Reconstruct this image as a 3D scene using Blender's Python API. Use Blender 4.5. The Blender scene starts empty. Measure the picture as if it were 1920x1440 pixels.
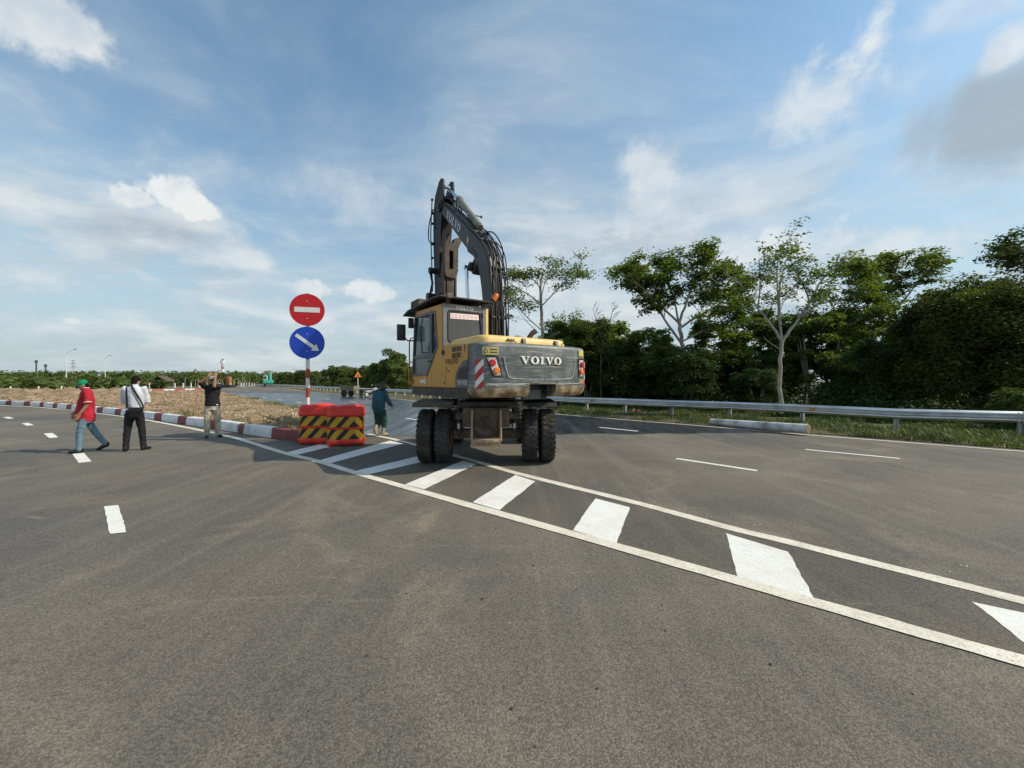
import bpy, bmesh, math, random
import numpy as np
from mathutils import Vector, Matrix, noise
R = math.radians
random.seed(7); np.random.seed(7)
S = bpy.context.scene
COL = S.collection
# ------------------------------------------------------------------ camera
F, HZ, CH = 721.0, 715.0, 1.6           # focal length (px at 1920), horizon row, eye height
cd = bpy.data.cameras.new('camera'); cam = bpy.data.objects.new('camera', cd); COL.objects.link(cam)
cam.location = (0, 0, CH); cam.rotation_euler = (R(90), 0, 0)
cd.sensor_width = 36; cd.lens = 36 * F / 1920; cd.shift_y = -5 / 1920
cd.clip_start = 0.05; cd.clip_end = 6000
S.camera = cam
# ------------------------------------------------------------------ light and exposure
SUN_EL, SUN_AZ = R(41), R(94)           # azimuth clockwise from +Y (the view direction)
sd = bpy.data.lights.new('sun', 'SUN'); sun = bpy.data.objects.new('sun', sd); COL.objects.link(sun)
sd.energy = 4.1; sd.angle = R(0.55); sd.color = (1, 0.89, 0.72)
sdir = Vector((math.sin(SUN_AZ) * math.cos(SUN_EL), math.cos(SUN_AZ) * math.cos(SUN_EL), math.sin(SUN_EL)))
sun.rotation_euler = sdir.to_track_quat('Z', 'Y').to_euler()
sun.location = (30, 0, 30)
S.view_settings.view_transform = 'Standard'; S.view_settings.look = 'None'
S.view_settings.exposure = 0.0; S.view_settings.gamma = 1
S.view_settings.use_curve_mapping = False
# ------------------------------------------------------------------ world: sky and clouds
W = bpy.data.worlds.new('World'); S.world = W; W.use_nodes = True
def sky_world():
    nt = W.node_tree; N = nt.nodes; L = nt.links
    for n in list(N): N.remove(n)
    def nd(t, **k):
        n = N.new(t)
        for a, b in k.items(): setattr(n, a, b)
        return n
    def val(s, v):
        if isinstance(v, (int, float)): s.default_value = v
        elif isinstance(v, (tuple, list)): s.default_value = v
        else: L.new(v, s)
    def m(op, a, b=0.0, c=0.0, clamp=False):
        n = nd('ShaderNodeMath', operation=op, use_clamp=clamp)
        val(n.inputs[0], a); val(n.inputs[1], b); val(n.inputs[2], c)
        return n.outputs[0]
    def vm(op, a, b=(0, 0, 0)):
        n = nd('ShaderNodeVectorMath', operation=op); val(n.inputs[0], a); val(n.inputs[1], b)
        return n.outputs['Value'] if op in ('DOT_PRODUCT', 'LENGTH') else n.outputs[0]
    def mix(f, a, b):
        n = nd('ShaderNodeMix', data_type='RGBA'); val(n.inputs[0], f); val(n.inputs[6], a); val(n.inputs[7], b)
        return n.outputs[2]
    def ss(x, a, b):
        n = nd('ShaderNodeMapRange', interpolation_type='SMOOTHSTEP'); val(n.inputs[0], x); val(n.inputs[1], a); val(n.inputs[2], b)
        return n.outputs[0]
    def noi(vec, sc, det=6, rough=.55, dist=0.0, w=0.0):
        n = nd('ShaderNodeTexNoise', noise_dimensions='3D'); val(n.inputs['Vector'], vec)
        n.inputs['Scale'].default_value = sc; n.inputs['Detail'].default_value = det
        n.inputs['Roughness'].default_value = rough; n.inputs['Distortion'].default_value = dist
        return n.outputs[0]
    sky = nd('ShaderNodeTexSky', sky_type='NISHITA', sun_disc=False)
    sky.sun_elevation = SUN_EL; sky.sun_rotation = SUN_AZ
    sky.altitude = 0; sky.air_density = 1.1; sky.dust_density = 1.2; sky.ozone_density = 2.0
    d = nd('ShaderNodeTexCoord').outputs['Generated']
    sp = nd('ShaderNodeSeparateXYZ'); L.new(d, sp.inputs[0])
    x, y, z = sp.outputs
    zc = m('MAXIMUM', z, 0.0)
    # high clouds lie on a layer overhead: direction divided by height
    k = m('DIVIDE', 1.0, m('ADD', zc, 0.16))
    pl = nd('ShaderNodeCombineXYZ'); L.new(m('MULTIPLY', x, k), pl.inputs[0]); L.new(m('MULTIPLY', y, k), pl.inputs[1])
    p = pl.outputs[0]
    st = nd('ShaderNodeMapping'); L.new(p, st.inputs[0]); st.inputs['Rotation'].default_value = (0, 0, R(28)); st.inputs['Scale'].default_value = (.6, 1.15, 1); st.inputs['Location'].default_value = (.35, .2, 0)
    veil = noi(st.outputs[0], .95, 7, .58, 1.2)
    broad = noi(p, .5, 3, .5, .5)
    low = ss(z, .66, .10)
    veilm = m('ADD', m('MULTIPLY', ss(veil, .34, .72), ss(broad, .27, .56)), m('MULTIPLY', low, m('MULTIPLY_ADD', ss(noi(st.outputs[0], 2.3, 5, .6, .8), .32, .68), .42, .25)), clamp=True)
    # the air is humid: blue fades to pale grey-blue low down
    c = vm('MULTIPLY', sky.outputs[0], (1.34, 1.70, 1.68))
    hz = m('POWER', m('SUBTRACT', 1.0, zc, clamp=True), 3.5)
    c = mix(m('MULTIPLY', hz, .84), c, (3.95, 4.6, 5.0, 1))
    c = mix(m('MULTIPLY', veilm, .68), c, (5.3, 6.4, 7.15, 1))
    fine = noi(st.outputs[0], 4.5, 6, .62, .6)
    c = mix(m('MULTIPLY', m('MULTIPLY', ss(fine, .45, .72), veilm), .35), c, (7.0, 7.6, 7.9, 1))
    # a broken bank of low cloud, lit on top and grey below, thinning upwards
    bk = nd('ShaderNodeMapping'); L.new(d, bk.inputs[0]); bk.inputs['Scale'].default_value = (2.1, 2.1, 6.2); bk.inputs['Location'].default_value = (.7, .2, .35)
    b1 = noi(bk.outputs[0], 1.25, 8, .60, .35); b2 = noi(vm('ADD', bk.outputs[0], (.05, 0, .16)), 1.25, 8, .60, .35)
    bank = m('MULTIPLY', ss(b1, .41, .64), m('MULTIPLY', ss(z, .62, .20), ss(z, -.02, .06)))
    shade = ss(m('SUBTRACT', b1, b2), -.10, .10)
    c = mix(m('MULTIPLY', bank, .78), c, mix(shade, (4.7, 5.4, 5.9, 1), (7.5, 7.9, 8.0, 1)))
    # cumulus heaps: (px, py, half width, half height, amount, softness) measured in the photograph, turned into directions
    nz = noi(d, 9.0, 9, .62, .15)
    na = m('MULTIPLY', m('SUBTRACT', nz, .5), 2.9)
    heaps = [(40, 15, 150, 62, .75, .35), (335, 370, 62, 30, .92, .18), (262, 374, 40, 22, .85, .2), (310, 395, 120, 24, .5, .5), (410, 484, 90, 20, .5, .35),
             (140, 470, 60, 22, .4, .5), (130, 600, 26, 10, .6, .3), (400, 560, 60, 14, .35, .5), (584, 541, 28, 15, .8, .2), (705, 547, 50, 15, .75, .22), (60, 395, 60, 35, .35, .5), (640, 600, 90, 40, .3, .5),
             (1620, 110, 75, 80, .85, .4), (1540, 190, 100, 60, .6, .6), (1780, 30, 150, 40, .40, .6), (1215, 345, 36, 60, .55, .4),
             (1500, 458, 120, 34, .62, .3), (1640, 480, 130, 34, .5, .4), (1890, 85, 42, 30, .7, .3), (720, 385, 250, 40, .35, .7), (1020, 560, 170, 90, .40, .7), (1330, 420, 170, 70, .3, .7)]
    lit = None
    def field(px, py, a, b):
        v = Vector(((px - 960) / F, 1.0, (HZ - py) / F)); q = v.normalized()
        rgt = Vector((q.y, -q.x, 0)).normalized(); up = rgt.cross(q).normalized()
        hx = math.hypot((px - 960) / F, 1.0)
        aw = a / F / (hx * hx); bh = b / F / hx / (1 + ((HZ - py) / F / hx) ** 2)
        dx = vm('DOT_PRODUCT', d, tuple(rgt / aw)); dy = vm('DOT_PRODUCT', d, tuple(up / bh))
        return m('MULTIPLY_ADD', dx, dx, m('MULTIPLY', dy, dy))
    for (px, py, a, b, amt, soft) in heaps:
        g = m('EXPONENT', m('MULTIPLY', field(px, py, a, b), -.55))
        n = nd('ShaderNodeMapRange', interpolation_type='SMOOTHSTEP'); L.new(m('ADD', g, na), n.inputs[0])
        n.inputs[1].default_value = .50 - soft * .5; n.inputs[2].default_value = .58 + soft; n.inputs[4].default_value = amt
        e = m('MULTIPLY', n.outputs[0], ss(g, .03, .40))
        lit = e if lit is None else m('MAXIMUM', lit, e)
    dk = m('MAXIMUM', m('MULTIPLY', m('EXPONENT', m('MULTIPLY', field(1890, 215, 150, 85), -.8)), 1.05), m('MULTIPLY', m('EXPONENT', m('MULTIPLY', field(300, 430, 130, 46), -.8)), .62))
    dk = ss(m('ADD', dk, m('MULTIPLY', na, .50)), .14, .86)
    c = mix(m('MULTIPLY', dk, .80), c, (3.75, 4.4, 5.0, 1))
    body = ss(noi(vm('ADD', d, (.012, 0, -.03)), 11, 5, .6, .2), .38, .66)
    cl = mix(body, (8.9, 9.0, 8.8, 1), (6.5, 7.2, 7.7, 1))
    c = mix(lit, c, cl)
    c = mix(ss(z, -.01, -.03), c, (1.2, 1.15, 1.0, 1))           # below the horizon
    bg = nd('ShaderNodeBackground'); L.new(c, bg.inputs[0]); bg.inputs[1].default_value = 0.1
    out = nd('ShaderNodeOutputWorld'); L.new(bg.outputs[0], out.inputs[0])
    W.cycles.sampling_method = 'MANUAL'; W.cycles.sample_map_resolution = 256
    S.cycles.max_bounces = 6; S.cycles.diffuse_bounces = 3; S.cycles.glossy_bounces = 3; S.cycles.transparent_max_bounces = 8; S.cycles.transmission_bounces = 4
sky_world()
# ------------------------------------------------------------------ helpers
def G(px, py, z=0.0):
    """ground point seen at a pixel of the photograph"""
    k = (CH - z) / (py - HZ)
    return Vector(((px - 960) * k, F * k, z))
def T(px, py, Y):
    """point at depth Y seen at a pixel"""
    return Vector(((px - 960) * Y / F, Y, CH + (HZ - py) * Y / F))
def srgb(r, g, b):
    f = lambda c: ((c / 255 + .055) / 1.055) ** 2.4 if c > 10 else c / 255 / 12.92
    return (f(r), f(g), f(b))
MATS = {}
def mat(name, col, rough=.6, metal=0.0, var=.12, scale=6.0, bump=0.0, bscale=60.0, dirt=None, coat=0.0, spec=.5, world=False, vscale=None):
    """principled material with two scales of procedural variation; dirt = (colour, amount, scale)"""
    if name in MATS: return MATS[name]
    M = bpy.data.materials.new(name); M.use_nodes = True; MATS[name] = M
    nt = M.node_tree; N = nt.nodes; L = nt.links; P = N['Principled BSDF']
    tc = N.new('ShaderNodeTexCoord'); src = tc.outputs['Object']
    if world: src = N.new('ShaderNodeNewGeometry').outputs['Position']
    if vscale:
        mp = N.new('ShaderNodeMapping'); L.new(src, mp.inputs[0]); mp.inputs['Scale'].default_value = vscale; src = mp.outputs[0]
    n1 = N.new('ShaderNodeTexNoise'); L.new(src, n1.inputs['Vector']); n1.inputs['Scale'].default_value = scale; n1.inputs['Detail'].default_value = 6
    rp = N.new('ShaderNodeMapRange'); L.new(n1.outputs[0], rp.inputs[0]); rp.inputs[1].default_value = .3; rp.inputs[2].default_value = .7
    rp.inputs[3].default_value = 1 - var; rp.inputs[4].default_value = 1 + var
    mx = N.new('ShaderNodeMix'); mx.data_type = 'RGBA'; mx.blend_type = 'MULTIPLY'; mx.inputs[0].default_value = 1
    mx.inputs[6].default_value = (*col, 1); L.new(rp.outputs[0], mx.inputs[7])
    out = mx.outputs[2]
    if dirt:
        n2 = N.new('ShaderNodeTexNoise'); L.new(src, n2.inputs['Vector']); n2.inputs['Scale'].default_value = dirt[2]; n2.inputs['Detail'].default_value = 8; n2.inputs['Roughness'].default_value = .65
        r2 = N.new('ShaderNodeMapRange'); L.new(n2.outputs[0], r2.inputs[0]); r2.inputs[1].default_value = .48; r2.inputs[2].default_value = .68; r2.inputs[4].default_value = dirt[1]
        m2 = N.new('ShaderNodeMix'); m2.data_type = 'RGBA'; L.new(r2.outputs[0], m2.inputs[0]); L.new(out, m2.inputs[6]); m2.inputs[7].default_value = (*dirt[0], 1)
        out = m2.outputs[2]
    L.new(out, P.inputs['Base Color'])
    P.inputs['Roughness'].default_value = rough; P.inputs['Metallic'].default_value = metal
    P.inputs['Specular IOR Level'].default_value = spec
    if coat: P.inputs['Coat Weight'].default_value = coat
    if bump:
        n3 = N.new('ShaderNodeTexNoise'); L.new(src, n3.inputs['Vector']); n3.inputs['Scale'].default_value = bscale; n3.inputs['Detail'].default_value = 5
        b = N.new('ShaderNodeBump'); b.inputs['Strength'].default_value = bump; b.inputs['Distance'].default_value = .02; L.new(n3.outputs[0], b.inputs['Height']); L.new(b.outputs[0], P.inputs['Normal'])
    return M
class MB:
    """collects shapes, builds ONE mesh object"""
    def __init__(s, X=None): s.v = []; s.f = []; s.m = []; s.X = X; s.mi = 0; s.uv = None
    def add(s, vs, fs):
        o = len(s.v)
        s.v += [tuple(s.X @ Vector(p)) if s.X else tuple(p) for p in vs]
        s.f += [tuple(i + o for i in f) for f in fs]; s.m += [s.mi] * len(fs)
        return s
    def box(s, c, d, rot=None, b=0.0):
        hx, hy, hz = d[0] / 2, d[1] / 2, d[2] / 2; b = min(b, hx * .9, hy * .9, hz * .9)
        if b <= 0:
            vs = [Vector((x, y, z)) for x in (-hx, hx) for y in (-hy, hy) for z in (-hz, hz)]
            fs = [(0, 1, 3, 2), (4, 6, 7, 5), (0, 4, 5, 1), (2, 3, 7, 6), (0, 2, 6, 4), (1, 5, 7, 3)]
        else:
            bm = bmesh.new(); bmesh.ops.create_cube(bm, size=1)
            for v in bm.verts: v.co = Vector((v.co.x * 2 * hx, v.co.y * 2 * hy, v.co.z * 2 * hz))
            bmesh.ops.bevel(bm, geom=list(bm.edges), offset=b, segments=2, profile=.7, affect='EDGES')
            bm.verts.index_update(); vs = [v.co.copy() for v in bm.verts]; fs = [tuple(v.index for v in f.verts) for f in bm.faces]; bm.free()
        if rot is not None: vs = [rot @ v for v in vs]
        c = Vector(c)
        return s.add([v + c for v in vs], fs)
    def cyl(s, p0, p1, r0, r1=None, n=16, caps=True):
        p0, p1 = Vector(p0), Vector(p1); r1 = r0 if r1 is None else r1
        ax = (p1 - p0).normalized(); a = ax.orthogonal().normalized(); b = ax.cross(a)
        vs = []; fs = []
        for p, r in ((p0, r0), (p1, r1)):
            vs += [p + (a * math.cos(2 * math.pi * i / n) + b * math.sin(2 * math.pi * i / n)) * r for i in range(n)]
        fs = [(i, (i + 1) % n, n + (i + 1) % n, n + i) for i in range(n)]
        if caps: fs += [tuple(range(n - 1, -1, -1)), tuple(range(n, 2 * n))]
        return s.add(vs, fs)
    def tube(s, pts, rad, n=8, caps=True):
        pts = [Vector(p) for p in pts]; k = len(pts)
        rad = [rad] * k if isinstance(rad, (int, float)) else rad
        vs = []; fs = []; a = None
        for i, p in enumerate(pts):
            t = (pts[min(i + 1, k - 1)] - pts[max(i - 1, 0)])
            t = t.normalized() if t.length > 1e-9 else Vector((0, 0, 1))
            if a is None: a = t.orthogonal().normalized()
            else:
                a = a - t * a.dot(t); a = a.normalized() if a.length > 1e-6 else t.orthogonal().normalized()
            b = t.cross(a)
            vs += [p + (a * math.cos(2 * math.pi * j / n) + b * math.sin(2 * math.pi * j / n)) * rad[i] for j in range(n)]
        for i in range(k - 1):
            fs += [(i * n + j, i * n + (j + 1) % n, (i + 1) * n + (j + 1) % n, (i + 1) * n + j) for j in range(n)]
        if caps: fs += [tuple(range(n - 1, -1, -1)), tuple(range((k - 1) * n, k * n))]
        return s.add(vs, fs)
    def prism(s, poly, fn, t0, t1):
        """poly: 2d outline; fn(a, b, t) -> 3d; extruded from t0 to t1"""
        n = len(poly)
        vs = [fn(a, b, t0) for a, b in poly] + [fn(a, b, t1) for a, b in poly]
        fs = [(i, (i + 1) % n, n + (i + 1) % n, n + i) for i in range(n)] + [tuple(range(n - 1, -1, -1)), tuple(range(n, 2 * n))]
        return s.add(vs, fs)
    def loft(s, rings, cap=True, close=True):
        n = len(rings[0]); vs = [p for r in rings for p in r]; fs = []
        for i in range(len(rings) - 1):
            for j in range(n if close else n - 1):
                fs.append((i * n + j, i * n + (j + 1) % n, (i + 1) * n + (j + 1) % n, (i + 1) * n + j))
        if cap: fs += [tuple(range(n - 1, -1, -1)), tuple(range((len(rings) - 1) * n, len(rings) * n))]
        return s.add(vs, fs)
    def lathe(s, prof, n=24, o=(0, 0, 0), ax='z'):
        o = Vector(o); rings = []
        for r, h in prof:
            rg = []
            for i in range(n):
                a = 2 * math.pi * i / n; c, q = r * math.cos(a), r * math.sin(a)
                rg.append(o + (Vector((c, q, h)) if ax == 'z' else Vector((h, c, q)) if ax == 'x' else Vector((c, h, q))))
            rings.append(rg)
        return s.loft(rings)
    def ball(s, c, r, n=10, sq=(1, 1, 1), rot=None):
        c = Vector(c); rings = []
        for i in range(1, n):
            t = math.pi * i / n
            rings.append([Vector((math.sin(t) * math.cos(2 * math.pi * j / (2 * n)) * sq[0], math.sin(t) * math.sin(2 * math.pi * j / (2 * n)) * sq[1], -math.cos(t) * sq[2])) * r for j in range(2 * n)])
        if rot is not None: rings = [[rot @ v for v in q] for q in rings]
        return s.loft([[v + c for v in q] for q in rings])
    def build(s, name, mats, parent=None, smooth=None, recalc=True):
        me = bpy.data.meshes.new(name); me.from_pydata(s.v, [], s.f); me.update()
        if not isinstance(mats, (list, tuple)): mats = [mats]
        for q in mats: me.materials.append(q)
        if len(mats) > 1: me.polygons.foreach_set('material_index', s.m)
        if recalc:
            bm = bmesh.new(); bm.from_mesh(me); bmesh.ops.recalc_face_normals(bm, faces=bm.faces); bm.to_mesh(me); bm.free()
        if smooth is not None:
            me.polygons.foreach_set('use_smooth', [True] * len(me.polygons))
            if smooth < 180: me.set_sharp_from_angle(angle=R(smooth))
        return link(name, me, parent)
def link(name, me, parent=None):
    o = bpy.data.objects.new(name, me); COL.objects.link(o)
    if parent: o.parent = parent
    return o
def tag(o, label=None, cat=None, group=None, kind=None):
    if label: o['label'] = label
    if cat: o['category'] = cat
    if group: o['group'] = group
    if kind: o['kind'] = kind
    return o
def empty(name, loc=(0, 0, 0), rz=0.0, label=None, cat=None, group=None):
    o = bpy.data.objects.new(name, None); COL.objects.link(o); o.location = loc; o.rotation_euler = (0, 0, rz)
    o.empty_display_size = .2
    return tag(o, label, cat, group)
def copy_tree(o, parent=None):
    c = o.copy(); COL.objects.link(c); c.parent = parent
    for ch in list(o.children): copy_tree(ch, c)
    return c
def raw(name, V, Fa, mats, parent=None, smooth=False, mi=None):
    """numpy mesh: V (n,3), Fa (m,k) with constant k"""
    me = bpy.data.meshes.new(name); n = len(V); mF, k = Fa.shape
    me.vertices.add(n); me.vertices.foreach_set('co', np.ascontiguousarray(V, dtype=np.float32).ravel())
    me.loops.add(mF * k); me.loops.foreach_set('vertex_index', np.ascontiguousarray(Fa, dtype=np.int32).ravel())
    me.polygons.add(mF); me.polygons.foreach_set('loop_start', np.arange(0, mF * k, k, dtype=np.int32))
    try: me.polygons.foreach_set('loop_total', np.full(mF, k, dtype=np.int32))
    except Exception: pass
    if not isinstance(mats, (list, tuple)): mats = [mats]
    for q in mats: me.materials.append(q)
    if mi is not None: me.polygons.foreach_set('material_index', mi.astype(np.int32))
    me.polygons.foreach_set('use_smooth', np.full(mF, bool(smooth)))
    me.update(); me.validate()
    return link(name, me, parent)
# ================================================================== THE SETTING
def smooth_poly(pts, n=8):
    """Catmull-Rom through points"""
    P = [Vector(p) for p in pts]; P = [2 * P[0] - P[1]] + P + [2 * P[-1] - P[-2]]; out = []
    for i in range(1, len(P) - 2):
        a, b, c, d = P[i - 1:i + 3]
        for k in range(n):
            t = k / n
            out.append(.5 * ((2 * b) + (c - a) * t + (2 * a - 5 * b + 4 * c - d) * t * t + (3 * b - a - 3 * c + d) * t ** 3))
    out.append(P[-2].copy()); return out
def resample(pts, step):
    out = [pts[0].copy()]; need = step
    for a, b in zip(pts, pts[1:]):
        l = (b - a).length; pos = 0
        while l - pos >= need:
            pos += need; out.append(a.lerp(b, pos / l)); need = step
        need -= l - pos
    return out
def side(p, q):                                    # unit normal to the right of p->q, in plan
    d = (q - p); d.z = 0; d.normalize(); return Vector((d.y, -d.x, 0))
# ---- asphalt material: dry dusty in front, freshly watered beyond a wavering line
def asphalt_mat(name='asphalt', tone=1.0, dust=1.0):
    M = bpy.data.materials.new(name); M.use_nodes = True; nt = M.node_tree; N = nt.nodes; L = nt.links; P = N['Principled BSDF']
    pos = N.new('ShaderNodeNewGeometry').outputs['Position']
    def noi(sc, det=5, rough=.55, dist=0, vec=None, map=None):
        n = N.new('ShaderNodeTexNoise'); n.inputs['Scale'].default_value = sc; n.inputs['Detail'].default_value = det; n.inputs['Roughness'].default_value = rough; n.inputs['Distortion'].default_value = dist
        v = pos
        if map:
            mp = N.new('ShaderNodeMapping'); L.new(pos, mp.inputs[0]); mp.inputs['Rotation'].default_value = (0, 0, map[0]); mp.inputs['Scale'].default_value = map[1]; v = mp.outputs[0]
        L.new(v, n.inputs['Vector']); return n.outputs[0]
    def rng(x, a, b, c=0., d=1.):
        n = N.new('ShaderNodeMapRange'); n.interpolation_type = 'SMOOTHSTEP'; L.new(x, n.inputs[0])
        for i, q in enumerate((a, b, c, d)): n.inputs[i + 1].default_value = q
        return n.outputs[0]
    def mx(f, a, b, bl='MIX'):
        n = N.new('ShaderNodeMix'); n.data_type = 'RGBA'; n.blend_type = bl
        for s, q in ((n.inputs[0], f), (n.inputs[6], a), (n.inputs[7], b)):
            if isinstance(q, (int, float)): s.default_value = q
            elif isinstance(q, tuple): s.default_value = q
            else: L.new(q, s)
        return n.outputs[2]
    def mt(op, a, b):
        n = N.new('ShaderNodeMath'); n.operation = op
        for s, q in zip(n.inputs, (a, b)):
            if isinstance(q, (int, float)): s.default_value = q
            else: L.new(q, s)
        return n.outputs[0]
    base = mx(rng(noi(.35, 5, .6, .4), .3, .7), (.118, .106, .088, 1), (.178, .155, .121, 1))
    base = mx(rng(noi(.7, 6, .64, .9), .48, .72, 0, .85 * dust), base, (.255, .21, .150, 1))              # dry dust
    base = mx(rng(noi(.21, 4, .55, .5), .48, .64, 0, .75), base, (.098, .095, .089, 1))                 # darker bitumen
    tr = noi(1.0, 6, .6, .1, map=(R(-42), (3.2, .10, 1)))                                           # rolled streaks along the road
    base = mx(rng(tr, .45, .7, 0, .5), base, (.215, .19, .15, 1))
    sw = noi(1.0, 5, .65, .5, map=(R(20), (.5, 5.0, 1)))
    base = mx(rng(sw, .62, .74, 0, .55), base, (.29, .25, .185, 1))
    base = mx(rng(noi(2.4, 7, .7, .3), .63, .70, 0, .5), base, (.085, .080, .075, 1))             # oil spots                                 # dragged mud marks
    # stone chippings
    vo = N.new('ShaderNodeTexVoronoi'); vo.inputs['Scale'].default_value = 115; L.new(pos, vo.inputs['Vector'])
    sp = N.new('ShaderNodeSeparateColor'); L.new(vo.outputs['Color'], sp.inputs[0])
    chip = rng(sp.outputs[0], 0, 1, .72, 1.32)
    base = mx(1.0, base, chip, 'MULTIPLY')
    gap = rng(vo.outputs['Distance'], .4, .8, 1.0, .72)
    base = mx(1.0, base, gap, 'MULTIPLY')
    pit = rng(noi(38, 4, .7), .30, .46, .74, 1.0)
    base = mx(1.0, base, pit, 'MULTIPLY')
    # watered part
    sx = N.new('ShaderNodeSeparateXYZ'); L.new(pos, sx.inputs[0])
    edge = mt('ADD', mt('ADD', sx.outputs[1], mt('MULTIPLY', sx.outputs[0], -.06)), mt('MULTIPLY', mt('SUBTRACT', noi(.8, 4, .6), .5), 1.1))
    wet = rng(edge, 11.3, 11.65)
    rgt = mt('ADD', mt('MULTIPLY', sx.outputs[0], .745), mt('MULTIPLY', sx.outputs[1], .667))       # distance across the carriageway
    wet = mt('MULTIPLY', wet, rng(rgt, 3.6, 4.4))
    wet = mt('MULTIPLY', wet, rng(noi(1.0, 6, .6, .1, map=(R(-42), (1.6, .12, 1))), .30, .50, .80, 1.0))
    wet = mt('MULTIPLY', wet, rng(mt('ADD', sx.outputs[1], mt('MULTIPLY', noi(.06, 2), 20)), 75, 60))
    base = mx(wet, base, (.026, .029, .034, 1))
    if tone != 1: base = mx(1.0, base, (tone, tone, tone, 1), 'MULTIPLY')
    L.new(base, P.inputs['Base Color'])
    r = N.new('ShaderNodeMix'); r.data_type = 'FLOAT'; L.new(wet, r.inputs[0]); r.inputs[2].default_value = .86
    L.new(rng(noi(1.0, 6, .6, .2, map=(R(-42), (2.2, .22, 1))), .3, .7, .16, .42), r.inputs[3]); L.new(r.outputs[0], P.inputs['Roughness'])
    P.inputs['Specular IOR Level'].default_value = .4
    bs = N.new('ShaderNodeBump'); bs.inputs['Distance'].default_value = .0035
    hh = mt('ADD', mt('MULTIPLY', vo.outputs['Distance'], -1.0), mt('MULTIPLY', noi(55, 4, .7), 1.3)); L.new(hh, bs.inputs['Height'])
    st = N.new('ShaderNodeMath'); st.operation = 'MULTIPLY_ADD'; L.new(wet, st.inputs[0]); st.inputs[1].default_value = -.78; st.inputs[2].default_value = .85; L.new(st.outputs[0], bs.inputs['Strength'])
    L.new(bs.outputs[0], P.inputs['Normal'])
    return M
M_ASPH = asphalt_mat()
def ground_mat():
    M = mat('field_earth', (.16, .13, .075), .95, var=.3, scale=.25, world=True, dirt=((.075, .10, .03), .95, .12))
    return M
# ---- far ground
g = MB().add([(-2500, -60, -.09), (2500, -60, -.09), (2500, 3500, -.09), (-2500, 3500, -.09)], [(0, 1, 2, 3)]).build('ground', ground_mat())
tag(g, kind='structure')
# ---- measured lines on the ground
EDGE_L = smooth_poly([G(*p) for p in [(2500, 1395), (1920, 1234), (1526, 1124), (1154, 1020), (700, 894), (597, 863), (538, 849), (423, 816), (275, 787), (186, 775), (115, 767), (11, 760.5)]] + [Vector((-47, 29, 0)), Vector((-75, 38, 0))], 8)
EDGE_R = smooth_poly([G(*p) for p in [(2400, 1255), (1920, 1133), (1475, 1020), (1361, 992), (1180, 943), (973, 891), (890, 867), (750, 828), (685, 814)]], 8)
VERGE = smooth_poly([Vector((19, 1.5, 0)), G(1920, 847), G(1505, 815), G(1330, 800), G(1042, 776.5), Vector((-5.4, 28.0, 0)), Vector((-13.2, 38.3, 0)), Vector((-22.5, 48.5, 0)), Vector((-35.5, 64.5, 0)), Vector((-58, 95, 0)), Vector((-83, 119, 0)), Vector((-170, 190, 0))], 8)
# ---- road: one asphalt sheet
def road_sheet():
    vg = [p + side(VERGE[max(i - 1, 0)], VERGE[min(i + 1, len(VERGE) - 1)]) * .42 for i, p in enumerate(VERGE)]
    pts = [Vector((-120, -12, 0)), Vector((30, -12, 0)), Vector((30, 1.5, 0))] + vg + [Vector((-178, 186, 0)), Vector((-98, 120, 0)), Vector((-66, 80, 0)), Vector((-50, 61, 0)), Vector((-30, 37, 0)), Vector((-62, 33.5, 0)), Vector((-120, 48, 0))]
    bm = bmesh.new(); f = bm.faces.new([bm.verts.new(p) for p in pts]); bmesh.ops.triangulate(bm, faces=[f])
    me = bpy.data.meshes.new('road'); bm.to_mesh(me); bm.free(); me.materials.append(M_ASPH)
    if me.polygons[0].normal.z < 0: me.flip_normals()
    return tag(link('road', me), kind='structure')
ROAD = road_sheet()
# ---- painted markings (children of the road)
def paint_mat(name, col, wear, dust):
    M = bpy.data.materials.new(name); M.use_nodes = True; nt = M.node_tree; N = nt.nodes; L = nt.links; P = N['Principled BSDF']
    pos = N.new('ShaderNodeNewGeometry').outputs['Position']
    def noi(sc, det=6, rough=.6):
        n = N.new('ShaderNodeTexNoise'); n.inputs['Scale'].default_value = sc; n.inputs['Detail'].default_value = det; n.inputs['Roughness'].default_value = rough; L.new(pos, n.inputs['Vector']); return n.outputs[0]
    def rng(x, a, b, c, d):
        n = N.new('ShaderNodeMapRange'); L.new(x, n.inputs[0])
        for i, q in enumerate((a, b, c, d)): n.inputs[i + 1].default_value = q
        return n.outputs[0]
    def mx(f, a, b):
        n = N.new('ShaderNodeMix'); n.data_type = 'RGBA'; L.new(f, n.inputs[0])
        for s, q in ((n.inputs[6], a), (n.inputs[7], b)):
            if isinstance(q, tuple): s.default_value = q
            else: L.new(q, s)
        return n.outputs[2]
    c = mx(rng(noi(3, 6), .35, .7, 0, dust), (*col, 1), (.46, .38, .25, 1))
    c = mx(rng(noi(60, 3, .7), .47 if wear > .3 else .38, .33, 0, wear), c, (.22, .19, .15, 1))
    c = mx(rng(noi(9, 8, .75), .56, .70, 0, wear * .8), c, (.30, .26, .20, 1))
    c = mx(rng(noi(1.3, 7, .7), .54, .66, 0, wear * .55), c, (.36, .31, .235, 1))
    L.new(c, P.inputs['Base Color']); P.inputs['Roughness'].default_value = .8
    b = N.new('ShaderNodeBump'); b.inputs['Strength'].default_value = .5; b.inputs['Distance'].default_value = .004; L.new(noi(90, 4, .7), b.inputs['Height']); L.new(b.outputs[0], P.inputs['Normal'])
    return M
M_PAINT = paint_mat('white_road_paint', (.80, .79, .75), .35, .25)
M_PAINT_OLD = paint_mat('dusty_road_paint', (.78, .73, .62), .65, .5)
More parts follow.
